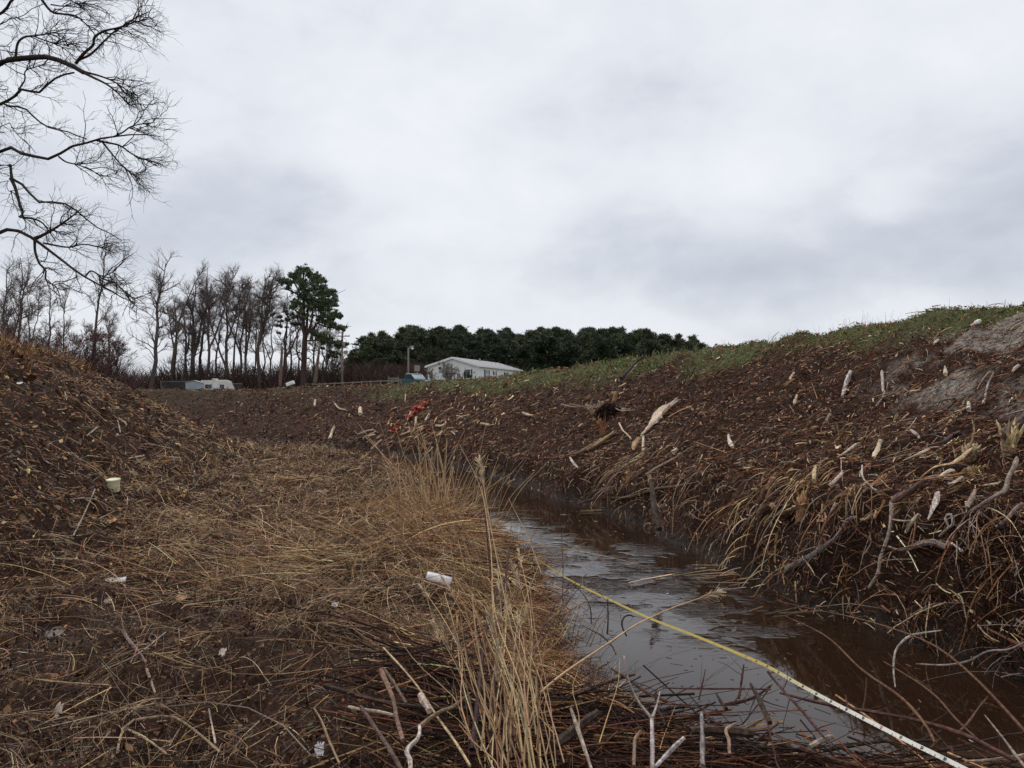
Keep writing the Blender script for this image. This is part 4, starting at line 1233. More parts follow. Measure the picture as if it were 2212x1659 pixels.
def reed_clump(name, label, base, n, hrange, lean, spread, r, pal, plume=.5, basespread=.12, group='standing dead reed clumps', targets=None):
    root = empty(name, base, label, 'reeds', group)
    o0 = np.asarray(base, float)
    for i in range(n):
        b = o0 + np.array([RS.normal(0, basespread), RS.normal(0, basespread), -.03])
        h = RS.uniform(*hrange)
        a = RS.normal(lean[0], spread); a2 = RS.normal(lean[1], spread)
        m1 = b + np.array([a * h * .4, a2 * h * .4, h * .5]); e = b + np.array([a * h, a2 * h, h * (1 - .12 * abs(a))])
        reed_stalk(root, o0, [b, m1, e], r * RS.uniform(.7, 1.25), pal[RS.randint(len(pal))], plume * RS.uniform(.12, .26) * 1.0 if RS.rand() < plume else 0)
    return root


RP = [(.50, .34, .18), (.58, .42, .24), (.30, .18, .095), (.44, .29, .15)]
# the fan of reeds on the spit in mid picture (v 960..1100)
b = hit(935, 1105)
reed_clump('reed_clump', 'fan of pale upright reeds on the left spit, standing against the dark far bank', b, 54, (.55, 1.3), (-.02, 0), .26, .0062, [(.62, .46, .28), (.56, .40, .22), (.48, .33, .18)], .35, .28)
b = hit(1010, 1120)
reed_clump('reed_clump', 'looser fan of reeds leaning right, just right of the pale upright fan', b, 30, (.4, .95), (.38, 0), .18, .0052, RP, .3, .22)
for u, v, n, hr, ln, lb in [(985, 1215, 60, (.3, .75), -.5, 'shaggy straw clump leaning left on the edge of the left bank above the tape end'), (1050, 1300, 60, (.25, .6), -.25, 'shaggy straw clump on the left water edge behind the near reed bundle'),
                            (1150, 1385, 70, (.15, .42), .45, 'low brown clump drooping right over the calm grey water'), (905, 1150, 50, (.3, .7), -.6, 'straw clump leaning left on the mound before the pale upright fan')]:
    b = hit(u, v)
    reed_clump('reed_clump', lb, b, n, hr, (ln, 0), .38, .0026, RP + [(.24, .13, .075), (.16, .085, .05)], .15, .2)
# foreground reeds, each traced: base at the bottom, tops up the middle
FR = empty('reed_clump', at(1090, 1700, 2.45), 'tall near bundle of straw reeds rising at bottom centre in front of the water', 'reeds', 'standing dead reed clumps')
fo = np.array(FR.location)
tr = [((1160, 1690), (1125, 1480), (1070, 1330), (1060, 1180), (1040, 1050)), ((1190, 1690), (1150, 1500), (1110, 1380), (1080, 1240), (1057, 1120), (1035, 990)),
      ((1100, 1690), (1090, 1500), (1085, 1350), (1075, 1230)), ((1140, 1690), (1110, 1540), (1070, 1420), (1015, 1300), (960, 1215)),
      ((1170, 1690), (1160, 1540), (1135, 1420), (1100, 1310)), ((1060, 1690), (1070, 1540), (1090, 1400), (1095, 1290)),
      ((1205, 1690), (1175, 1560), (1150, 1470), (1120, 1390)), ((1130, 1690), (1140, 1500), (1150, 1380), (1140, 1280), (1120, 1190)),
      ((1110, 1690), (1060, 1560), (1010, 1440), (960, 1340), (905, 1260)), ((1080, 1690), (1040, 1600), (1000, 1480), (985, 1370), (960, 1280))]
for i, t in enumerate(tr):
    ya = RS.uniform(2.3, 2.6); yb = ya + RS.uniform(.9, 1.6)
    reed_stalk(FR, fo, in_air(lambda x, y: (x, y), t, ya, yb), .0030, RP[i % 4], .16 if i % 3 else 0, 14)
for i in range(62):
    u0 = RS.normal(1128, 60); ln = RS.normal(-.14, .22); H_ = RS.uniform(120, 420)
    v0 = RS.uniform(1560, 1700)
    pts = [(u0, v0), (u0 + ln * H_ * .3 + RS.normal(0, 7), v0 - H_ * .35), (u0 + ln * H_ * .7 + RS.normal(0, 9), v0 - H_ * .7), (u0 + ln * H_ * 1.15 + RS.normal(0, 16), v0 - H_)]
    ya = RS.uniform(2.3, 3.0)
    reed_stalk(FR, fo, in_air(lambda x, y: (x, y), pts, ya, ya + RS.uniform(.1, .8)), RS.uniform(.0017, .0034), (RP + [(.24, .13, .075), (.34, .21, .12)])[RS.randint(6)], .12 if RS.rand() < .2 else 0, 8)

# single stems standing over the water
for lb, pts, ya, yb, r, col, pl in [
    ('tall single plumed reed standing in front of the creek, tallest near the middle', [(1112, 1300), (1080, 1215), (1050, 1100), (1045, 1020), (1035, 992)], 4.0, 4.6, .0019, RP[0], .08),
    ('dark red-brown sapling stem rising thick from the reed bundle', [(1020, 1620), (1035, 1490), (1050, 1360), (1072, 1280), (1074, 1268)], 2.7, 3.6, .011, (.085, .05, .045), 0),
    ('second dark sapling stem close right of the thick one', [(1062, 1640), (1066, 1500), (1072, 1390), (1088, 1290), (1100, 1180)], 2.8, 4.0, .009, (.075, .045, .04), 0),
    ('thin dark stem standing between the fan of reeds and the open water', [(1065, 1290), (1056, 1200), (1045, 1080), (1040, 990)], 4.2, 4.7, .005, (.09, .055, .05), 0),
    ('thin dark stem leaning right out over the tape', [(1105, 1480), (1160, 1380), (1210, 1290), (1268, 1240)], 3.6, 4.6, .005, (.085, .045, .04), 0),
    ('pale curved stem bowed over the ripples', [(1215, 1380), (1252, 1300), (1258, 1240), (1248, 1200)], 5.0, 5.6, .003, (.42, .33, .22), 0),
    ('very thin straight dark stem at the right of the stem group', [(1215, 1300), (1216, 1220), (1212, 1150)], 5.2, 5.4, .003, (.12, .07, .055), 0),
    ('dark leaning stem rising out of the left water edge', [(1140, 1440), (1190, 1350), (1250, 1270), (1262, 1248)], 3.9, 4.6, .004, (.08, .045, .038), 0),
    ('pale leaning stem falling left across the creek from the stem group', [(1170, 1240), (1140, 1160), (1105, 1090), (1098, 1075)], 4.6, 5.2, .0035, RP[3], 0),
]:
    P = in_air(lambda x, y: (x, y), pts, ya, yb)
    o0 = np.array(P[0])
    rt = empty('standing_stem', o0, lb, 'stem', 'single stems over the water')
    st = reed_stalk(rt, o0, P, r, col, pl, 14)
    if col[0] < .13:
        mb = MB()
        Pn = smooth_poly(np.asarray(P) - o0, 10)[None]
        tw = spawn(Pn, 7, (.06, .25), (25, 50), .15, .2, .95, 4, .1)
        strands(mb, tw, np.linspace(max(r * .35, .0014), .0009, 4), jit(len(tw), col, .1), 3)
        Pm = smooth_poly(np.asarray(P) - o0, 14)
        strands(mb, Pm[None], np.linspace(r, r * .45, 14), jit(1, col, .1), 6)
        bpy.data.objects.remove(st); mb.obj('branched_stem', M_WOOD, rt)
# long reed lying over the creek with its seed plume
P = in_air(ZW, [(240, 1010), (420, 860), (600, 735), (820, 590), (1050, 435), (1230, 345), (1400, 270), (1600, 200), (1690, 170)], 3.5, 4.6)
rt = empty('fallen_reed', P[0], 'long pale reed with a fluffy plume lying out across the tape and the water', 'reed')
reed_stalk(rt, np.array(P[0]), P, .0062, (.50, .38, .22), 0, 18)
d = nrm(np.array(P[-1]) - np.array(P[-2])); n = 260
S = np.zeros((n, 4, 3)); S[:, 0] = np.array(P[-1]) - np.array(P[0]) + d * RS.uniform(-.10, .12, (n, 1))
dd = nrm(d + RS.normal(0, .22, (n, 3)) + np.array([0, 0, -.12]))
for k in range(1, 4): S[:, k] = S[:, k - 1] + dd * .025; dd = nrm(dd + np.array([0, 0, -.12]))
mb = MB(); strands(mb, S, np.full(n, .0016), jit(n, (.46, .34, .22), .25), 2); mb.obj('plume', M_STRAW, rt)

# sheaves of bent straw (each a thing): left edge mound and right bank
def sheaf(label, root_uv, dir_az, n, L, pal, pitch=.12, spread=.35, r=.0022, name='straw_sheaf', bs=.12, droop=.25):
    b = hit(*root_uv)
    rt = empty(name, b, label, 'straw', 'flattened sheaves of straw')
    n = int(n * .45); r = r * 1.5; spread = spread * 1.25; L = L * .8
    mb = MB()
    P = np.zeros((n, 8, 3)); P[:, 0] = RS.normal(0, bs * 1.9, (n, 3)) * [1, 1, .12] + [0, 0, .06]
    P[:, 0] -= np.array([math.cos(dir_az), math.sin(dir_az), 0]) * RS.uniform(-.1, .4, (n, 1)) * L
    a = dir_az + RS.normal(0, spread, n); p = pitch * .6 + RS.normal(0, .14, n)
    seg = np.exp(RS.normal(math.log(L * .75), .5, n)) / 7
    zb0 = GZ(P[:, 0, 0] + b[0], P[:, 0, 1] + b[1]) - b[2]; P[:, 0, 2] += zb0
    for k in range(1, 8):
        dv = np.stack([np.cos(a) * np.cos(p), np.sin(a) * np.cos(p), np.sin(p)], -1)
        P[:, k] = P[:, k - 1] + dv * seg[:, None]
        a += RS.normal(0, .04, n); p -= droop / 7 * RS.uniform(.5, 1.5, n)
    z = GZ(P[..., 0].ravel() + b[0], P[..., 1].ravel() + b[1]).reshape(n, 8) - b[2]
    P[..., 2] = np.maximum(P[..., 2], np.maximum(z, -b[2]) + RS.uniform(.005, .05, (n, 1)))
    strands(mb, P, np.maximum(r, .27 * b[1] / 804) * np.linspace(1.2, .5, 8) * np.exp(RS.normal(0, .3, (n, 1))), pick(n, [(1, c, .35) for c in pal] + [(.7, DARK, .3), (.7, BROWN, .3)]), 3)
    mb.obj('straw', M_STRAW, rt)


sheaf('bright straw sheaf bent right off the left mound toward the creek', (900, 1165), -.55, 260, .95, [RP[0], RP[1], TAN])
sheaf('broad golden sheaf sweeping down to the near water edge', (960, 1230), -.75, 300, .85, [RP[0], RP[1], RP[2], TAN])
sheaf('pale straw swath lying left in the middle of the matted grass', (700, 1225), 2.9, 240, .75, [RP[0], RP[1], RP[3]], .05)
sheaf('pale straw swath lying level near the left edge of the matted grass', (420, 1150), 2.6, 240, .85, [RP[1], RP[3], RP[2]], .05)
sheaf('small pale swath high on the matted grass under the left bank', (640, 1040), 3.4, 220, .9, [RP[1], RP[3]], .05)
sheaf('grey-brown sheaf pointing up left from the cut stems in the foreground', (970, 1440), 2.55, 240, .95, [TAN, RP[2], GREY, RP[3]], .15, .22)
sheaf('dark mixed sheaf lying level behind the white foam cup', (1085, 1265), 2.9, 200, .5, [TAN, RP[2], BROWN], .08)
sheaf('pale sheaf hanging down the right bank left of the dark stake', (1360, 1010), math.atan2(-.6, -1), 300, .6, [GREY, RP[2], RP[3], PALE], -.35, .3, .003, droop=.9)
sheaf('pale sheaf of long straw draped over the right bank edge by the orange-tan stump', (1660, 1090), math.atan2(-.5, -1), 420, .55, [GREY, RP[1], RP[3], TAN], -.3, .3, .003, bs=.16, droop=1.1)
sheaf('grey hanging sheaf at the right waterline nearest the big roots', (1790, 1230), math.atan2(-.9, -.8), 240, .42, [GREY, TAN, RP[3]], -.4, .4, .003, droop=1.0)

# ---- measuring tape
def tape():
    uv = [(1146, 1198), (1170, 1214), (1212, 1242), (1260, 1268), (1310, 1292), (1400, 1334), (1500, 1373), (1600, 1414), (1660, 1441), (1720, 1475), (1790, 1513), (1860, 1549), (1960, 1600), (2030, 1634), (2130, 1684)]
    P = np.array(in_air(lambda x, y: (x, y), uv, 8.8, 2.15))
    P = smooth_poly(P, 90)
    T = nrm(np.gradient(P, axis=0))
    toc = nrm(EYE - P)
    h = .0068
    side = nrm(np.cross(T, np.array([0, 0, 1.0])))
    # the band hangs tilted, face partly up
    upv = nrm(np.cross(side, T))
    wv = nrm(upv * .80 - side * .60)
    wv = nrm(wv - T * (wv * T).sum(1)[:, None])
    nn = nrm(np.cross(T, wv)); nn *= np.sign((nn * toc).sum(1))[:, None]
    o0 = P[-1]
    V, Q, C = [], [], []
    for i in range(len(P)):
        k = sst(.80, .92, i / 89.0)
        c = np.array([.47, .36, .075]) * (1 - k) + np.array([.72, .71, .64]) * k
        for a, b_ in ((-1, 0), (1, 0), (1, -1), (-1, -1)):
            V.append(P[i] + wv[i] * h * a + nn[i] * b_ * .0006 - o0); C.append(c)
        if i:
            m = (i - 1) * 4
            for j in range(4): Q.append([m + j, m + (j + 1) % 4, m + 4 + (j + 1) % 4, m + 4 + j])
    rt = empty('measuring_tape', o0, 'yellow to white survey tape stretched across the creek from the left bank', 'tape')
    band = MB().add(V, Q, None, np.array(C))
    # printed scale
    S = np.r_[0, np.cumsum(np.linalg.norm(np.diff(P, axis=0), axis=1))]
    tot = S[-1]

    def frame(s):
        f = lambda A: np.array([np.interp(s, S, A[:, i]) for i in range(3)])
        return f(P), nrm(f(T)), nrm(f(wv)), nrm(f(nn))
    mb = band
    s = tot
    k = 0
    while s > 0.2:
        p, t, wq, n_ = frame(s)
        ln = h * (1.0 if k % 10 == 0 else .75 if k % 5 == 0 else .4)
        hw = .0006 if k % 5 else .0011
        a = p - wq * h * .98 + n_ * .0008 - o0
        mb.add([a - t * hw, a + t * hw, a + t * hw + wq * ln, a - t * hw + wq * ln], [[0, 1, 2, 3]], None, (.03, .03, .035))
        s -= .02 if s > tot - 2.5 else .1
        k += 1
    mb.obj('band', M_TAPE, rt)
    # numerals read along the tape: 30, 20, 10, 23, 90, 80, 70 ... towards the far bank
    bez = {}
    s23 = tot - .46
    for txt, off, col in [('30', -.30, 0), ('20', -.20, 0), ('10', -.10, 0), ('23', 0, 1), ('90', .10, 0), ('80', .20, 0), ('70', .30, 0), ('60', .40, 0), ('50', .50, 0), ('40', .60, 0), ('30', .70, 0), ('20', .80, 0), ('10', .90, 0), ('22', 1.0, 1)]:
        s = s23 - off
        if s > tot or s < 0: continue
        p, t, wq, n_ = frame(s)
        cu = bpy.data.curves.new('numeral', 'FONT'); cu.body = txt; cu.size = .0125; cu.align_x = 'CENTER'; cu.align_y = 'CENTER'
        cu.offset = 0.0004
        to = bpy.data.objects.new('numeral_tmp', cu); COL.objects.link(to)
        bpy.context.view_layer.update()
        me = bpy.data.meshes.new_from_object(to.evaluated_get(bpy.context.evaluated_depsgraph_get()))
        bpy.data.objects.remove(to)
        me.materials.clear(); me.materials.append(M_INKR if col else M_INK)
        xr = t * np.sign((t * np.array([1, 0, 0])).sum()); yr = np.cross(n_, xr)
        M = Matrix(((xr[0], yr[0], n_[0], 0), (xr[1], yr[1], n_[1], 0), (xr[2], yr[2], n_[2], 0), (0, 0, 0, 1)))
        me.transform(M)
        o = link_mesh('numeral', me, rt); o.location = Vector(p + n_ * .001 - o0)
    return rt


M_TAPE = attr_mat('tape_band', .45, .4, 60, .95, 1.05)
M_INK = plain_mat('black_print', (.02, .02, .025), (.03, .03, .035), 20, .6)
M_INKR = plain_mat('red_print', (.45, .03, .04), (.5, .04, .05), 20, .6)
tape()

# ---- rubbish
M_FOAM = plain_mat('white_foam', (.74, .73, .74), (.82, .81, .82), 90, .6, .3, .0008)
M_TUB = plain_mat('cream_plastic', (.62, .58, .38), (.72, .68, .46), 14, .45, .4, .001)
M_LITTER = plain_mat('crumpled_plastic', (.42, .42, .44), (.72, .72, .74), 20, .4, .5, .01)


def lathe_piece(prof, axis_pts, seg, a0, a1, thick=.002):
    """profile [(dist along axis, radius)] swept from angle a0 to a1"""
    V, Q = [], []
    for (h, r) in prof:
        for k in range(seg + 1):
            a = a0 + (a1 - a0) * k / seg
            V.append([h, r * math.cos(a), r * math.sin(a)])
    m = seg + 1
    for i in range(len(prof) - 1):
        for k in range(seg): Q.append([i * m + k, i * m + k + 1, (i + 1) * m + k + 1, (i + 1) * m + k])
    return np.array(V), Q


def foam_cup():
    b = hit(948, 1292, .12)
    rt = empty('foam_cup', b, 'white broken foam cup lying on its side among the near reeds', 'cup')
    L, r0, r1 = .115, .022, .029
    sc = (b[1] * 54 / F) / L
    V, Q = lathe_piece([(0, r0 * .9), (.002, r0), (.02, r0 + .002), (L * .6, .027), (L, r1), (L, r1 - .003), (L * .6, .0245), (.004, r0 - .003), (.003, 0.001)], None, 22, -0.55, 3.5)
    M = Matrix.Rotation(math.radians(-16), 3, 'Y').inverted() if False else Matrix.Rotation(math.radians(17), 3, 'Y')
    Mn = np.array(M)
    V = (V * sc) @ Mn.T + np.array([-L * sc / 2, 0, .03])
    MB().add(V, Q, None).obj('cup_wall', M_FOAM, rt, smooth=True)
    V, Q = lathe_piece([(0, .025), (.03, .027), (.05, .026), (.05, .024), (.03, .025), (0, .023)], None, 8, 3.9, 5.2)
    V = (V * sc) @ Mn.T + np.array([.005, -.02, .024])
    MB().add(V, Q, None).obj('broken_flap', M_FOAM, rt, smooth=True)
    # embossed marks near the base
    mb = MB()
    for dx, dz in ((.012, .024), (.012, .018), (.012, .011), (.024, .022)):
        a = np.array([[dx, -.0265, dz * .4], [dx + .0016, -.0265, dz * .4], [dx + .0016, -.0265, dz * .4 + .004], [dx, -.0265, dz * .4 + .004]])
        mb.add((a * sc) @ Mn.T + np.array([-L * sc / 2, 0, .03]), [[0, 1, 2, 3]], None, (.3, .3, .3))
    mb.obj('embossed_mark', M_LITTER, rt)


foam_cup()


def tub():
    b = hit(246, 1060, -.02)
    k = b[1] / F
    r = 14.0 * k; h = 27 * k
    rt = empty('plastic_tub', b, 'cream yellow plastic tub standing half buried in leaves on the left bank', 'tub')
    V, Q = lathe_piece([(0, r * .86), (h * .88, r * .95), (h * .88, r * 1.04), (h, r * 1.04), (h, r * .96), (h * .97, r * .93), (h * .93, r * .5), (h * .93, .001)], None, 28, 0, 6.2832)
    V = V[:, [1, 2, 0]] @ np.array(Matrix.Rotation(math.radians(8), 3, 'X')).T
    MB().add(V, Q, None).obj('body', M_TUB, rt, smooth=False)
    V, Q = lathe_piece([(h * .4, r * .93), (h * .43, r * .95), (h * .46, r * .93)], None, 28, 0, 6.2832)
    V = V[:, [1, 2, 0]] @ np.array(Matrix.Rotation(math.radians(8), 3, 'X')).T * [1.01, 1.01, 1]
    MB().add(V, Q, None).obj('rib', M_TUB, rt)


tub()


def crumple(label, u, v, w_, h_, m, name='plastic_scrap', cat='litter', tilt=0.6, group='scraps of litter'):
    b = hit(u, v, .02); k = b[1] / F
    n = 9
    gx, gy = np.meshgrid(np.linspace(-1, 1, n), np.linspace(-1, 1, n))
    rr = np.hypot(gx, gy)
    ox = gx * w_ * k * .5 * (1 + RS.normal(0, .10, gx.shape)); oy = gy * h_ * k * .5 * (1 + RS.normal(0, .10, gx.shape))
    oz = RS.normal(0, .12, gx.shape) * min(w_, h_) * k
    V = np.stack([ox, oz * 1.0 + oy * math.cos(tilt), oy * math.sin(tilt) + abs(oy).max() * math.sin(tilt) + oz * .4], -1).reshape(-1, 3)
    Q = [[j * n + i, j * n + i + 1, (j + 1) * n + i + 1, (j + 1) * n + i] for j in range(n - 1) for i in range(n - 1) if abs(gx[j, i]) + abs(gy[j, i]) < 1.7]
    me = MB().add(V, Q, None).mesh(name, m)
    md = link_mesh(name, me, None, b)
    sol = md.modifiers.new('thickness', 'SOLIDIFY'); sol.thickness = .0012
    tag(md, label, cat, group)


M_TANPAPER = plain_mat('tan_scrap', (.42, .33, .26), (.60, .50, .42), 20, .8, .2, .01)
M_GREYSC = plain_mat('grey_scrap', (.13, .105, .10), (.22, .19, .18), 20, .8, .2, .01)
crumple('crumpled bright plastic film lying in the straw at the left, below the tub', 250, 1262, 40, 12, M_LITTER)
crumple('pale oval flake lying in dark soil near the bottom left corner', 125, 1560, 16, 28, M_TANPAPER, tilt=.9)
crumple('white scrap poking up at the very bottom left of the cut stems', 690, 1648, 18, 30, M_FOAM, tilt=1.1)
crumple('tan curled leaf scrap in the straw, above right of the purple-grey stick', 390, 1302, 22, 14, plain_mat('leaf_scrap', (.45, .24, .13), (.55, .33, .2), 20, .8, .2, .01), 'leaf_scrap')
crumple('small pinkish leaf scrap left of the tan curled one', 233, 1308, 16, 12, M_TANPAPER, 'leaf_scrap')
crumple('square dark grey scrap pressed into the near-left soil', 116, 1380, 34, 26, M_GREYSC, 'grey_scrap', tilt=.3)
crumple('small white flake at the left bank top near the sky', 42, 834, 12, 6, M_FOAM)
crumple('tiny grey flake half way between the foam cup and the curled leaf', 723, 1322, 14, 12, M_LITTER)
crumple('small pale flake in the dark soil right of the purple-grey stick', 480, 1422, 14, 16, M_TANPAPER)
crumple('white plastic bit in the jam at the bottom right corner', 2096, 1612, 8, 14, M_FOAM)

# orange netting on the far bank
M_NET = plain_mat('orange_netting', (.34, .042, .022), (.46, .07, .03), 20, .6, .3, .002)


def netting(label, corners, n, m, name='orange_netting', droop=.04):
    c = [hit(u, v, .07) for u, v in corners]
    base = np.mean(c, axis=0)
    rt_mb = MB()
    g = np.zeros((n, m, 3))
    for i in range(n):
        for j in range(m):
            s, t = i / (n - 1), j / (m - 1)
            p = (c[0] * (1 - s) + c[1] * s) * (1 - t) + (c[3] * (1 - s) + c[2] * s) * t
            g[i, j] = p + RS.normal(0, .035, 3) - base
            g[i, j, 2] += abs(RS.normal(0, .04))
    A = []
    for i in range(n - 1):
        for j in range(m):
            A.append([g[i, j], (g[i, j] + g[i + 1, j]) / 2 + [0, 0, -droop * .3], g[i + 1, j]])
    for i in range(n):
        for j in range(m - 1):
            A.append([g[i, j], (g[i, j] + g[i, j + 1]) / 2, g[i, j + 1]])
    A = np.array([a for a in A if RS.rand() < .8])
    strands(rt_mb, A, np.full(len(A), .011), (1, 1, 1), 2)
    Vq = []
    for i in range(n - 1):
        for j in range(m - 1):
            if RS.rand() < .22: rt_mb.add([g[i, j], g[i + 1, j], g[i + 1, j + 1], g[i, j + 1]], [[0, 1, 2, 3]])
    o = rt_mb.mesh(name, M_NET)
    tag(link_mesh(name, o, None, base), label, 'netting', 'scraps of orange netting')


netting('largest orange net scrap, highest on the far bank', [(884, 895), (905, 880), (930, 866), (905, 898)], 12, 7)
netting('middle orange net scrap just below the largest one', [(874, 912), (884, 900), (899, 892), (888, 908)], 8, 5)
netting('small bright orange net scrap lowest on the far bank among pale sticks', [(842, 936), (852, 930), (864, 922), (856, 940)], 8, 5)

# chunkier pale sticks on the far bank by the netting
ZF = Z(800, 1200)
ZFx = lambda x, y: ((800 + x / 2.458) * .69125, (1200 + y / 2.458) * .69125)
for lb, pts, r in [
    ('pale upright stick alone on the dark far bank, left of the chip field', [(450, 185), (456, 138)], .05),
    ('short tan stump post at the top of the far chip field', [(800, 250), (800, 200)], .07),
    ('curled whitish root on the upper far bank', [(605, 165), (640, 205), (690, 215)], .035),
    ('thin upright pale stick right of the orange nets on the skyline side', [(1145, 150), (1150, 100)], .02),
    ('pale stick standing right of the lowest orange net', [(1225, 335), (1230, 280)], .04),
    ('pale stick leaning between the middle and lowest orange nets', [(1160, 300), (1190, 235)], .035),
    ('long pale stick sloping down right of the far chip field', [(1120, 410), (1190, 388)], .04),
    ('curved pale stick isolated right of the nets', [(1380, 352), (1430, 345), (1460, 320)], .04),
    ('second curved pale stick beneath the isolated one', [(1385, 425), (1415, 405), (1430, 380)], .03),
    ('small level pale stick on the reddish bank right of the isolated curved ones', [(1545, 268), (1585, 280)], .035),
    ('pale level stick on the reddish bank, rightmost of the far ones', [(2050, 248), (2090, 265), (2125, 272)], .035),
    ('straight pale stick dropping to the far waterline', [(885, 520), (925, 485), (965, 452)], .035),
    ('pale crossing stick in the left of the far chip field', [(780, 405), (850, 385), (905, 375)], .035),
    ('long pale pole in the middle of the far chip field', [(820, 440), (870, 410), (920, 382)], .03),
    ('pale stick angled up in the right of the far chip field', [(1300, 305), (1330, 255)], .045),
    ('torn tan root bundle at the left end of the far chip field', [(570, 440), (580, 400), (600, 355)], .06),
    ('level pale stick on the reddish bank below the long slope', [(1730, 325), (1790, 342)], .035),
]:
    add_stick('pale_stick', lb, 'stick', [hit(*ZFx(x, y), lift=.08) for x, y in pts], [r, r * 1.1, r * .8][:max(2, len(pts))], (.50, .38, .27), 'pale sticks on the far bank', sides=6, K=6)

# ================================================================== BACKGROUND
def gz1(x, y):
    return float(GZ(np.array([x]), np.array([y]))[0])


def base_at(u, D):
    x = (u - IW / 2) / F * D
    return np.array([x, D, gz1(x, D)])


def height_for(v, D, zb):
    return EYE[2] + (VH - v) / F * D - zb


# ---- bare deciduous trees behind the field
def bare_tree(name, label, base, H, lean=(0, 0), r=.18, crown=.45, spread=.32, n1=14, twig=(.44, .45, .45), seed=1, group=None, bark=(.12, .095, .086), fork=0, tw=.022, low=.35, cat='tree', curve=0.0, dens=1.0):
    rs = np.random.RandomState(seed); r = r * 1.2
    root = empty(name, base, label, cat, group)
    K = 12
    t = np.linspace(0, 1, K)
    wx = np.cumsum(rs.normal(0, .010, K)) * H; wy = np.cumsum(rs.normal(0, .010, K)) * H
    wx -= wx[0]; wy -= wy[0]
    tr = np.stack([lean[0] * H * t + curve * H * np.maximum(t - .55, 0) ** 1.3 * 2 + wx, lean[1] * H * t + wy, H * t - .2], -1)
    trunks = [tr]
    if fork:
        for k in range(fork):
            i = int(K * rs.uniform(.28, .5))
            L = H * (1 - t[i]) * rs.uniform(.75, .97)
            a = rs.uniform(-.28, .28); b_ = rs.uniform(-.2, .2)
            a += .12 * np.sign(a)
            f = np.stack([tr[i, 0] + a * L * np.linspace(0, 1, K) ** .8 + np.cumsum(rs.normal(0, .008, K)) * L, tr[i, 1] + b_ * L * np.linspace(0, 1, K), tr[i, 2] + L * np.linspace(0, 1, K)], -1)
            trunks.append(f)
    mbt = MB()
    for j, T_ in enumerate(trunks):
        rr = np.interp(np.linspace(0, 1, K), [0, .06, .5, 1], [r * 1.35, r, r * .62, r * .12]) * (1 if j == 0 else .6)
        strands(mbt, T_[None], rr, jit(1, bark, .1, rs), 8, rs)
    mbt.obj('trunk', M_BARK, root, smooth=True)
    mb = MB()
    TP = np.array(trunks)
    b1 = spawn(TP, int(n1 * dens * 1.25), (H * spread * .3, H * spread), (35, 72), .22, low, .98, 7, .14, rs=rs, taper=.55)
    b2 = spawn(b1, 6, (H * spread * .14, H * spread * .42), (25, 62), .12, .25, 1.0, 5, .14, rs=rs, taper=.3)
    b3 = spawn(b2, 8, (H * .018, H * .065), (15, 60), .12, .2, 1.0, 4, .16, rs=rs)
    strands(mb, b1, np.linspace(r * .26, r * .07, 7), jit(len(b1), bark, .12, rs), 4, rs)
    strands(mb, b2, np.linspace(r * .13, tw * .7, 5), jit(len(b2), np.array(bark) * 1.15, .12, rs), 3, rs)
    strands(mb, b3, np.linspace(tw, tw * .45, 4), jit(len(b3), np.array(bark) * 1.5 * np.array(twig) / .42, .15, rs), 3, rs)
    mb.obj('crown', M_BARK, root)
    return root


BT = 'bare trees of the far tree line'
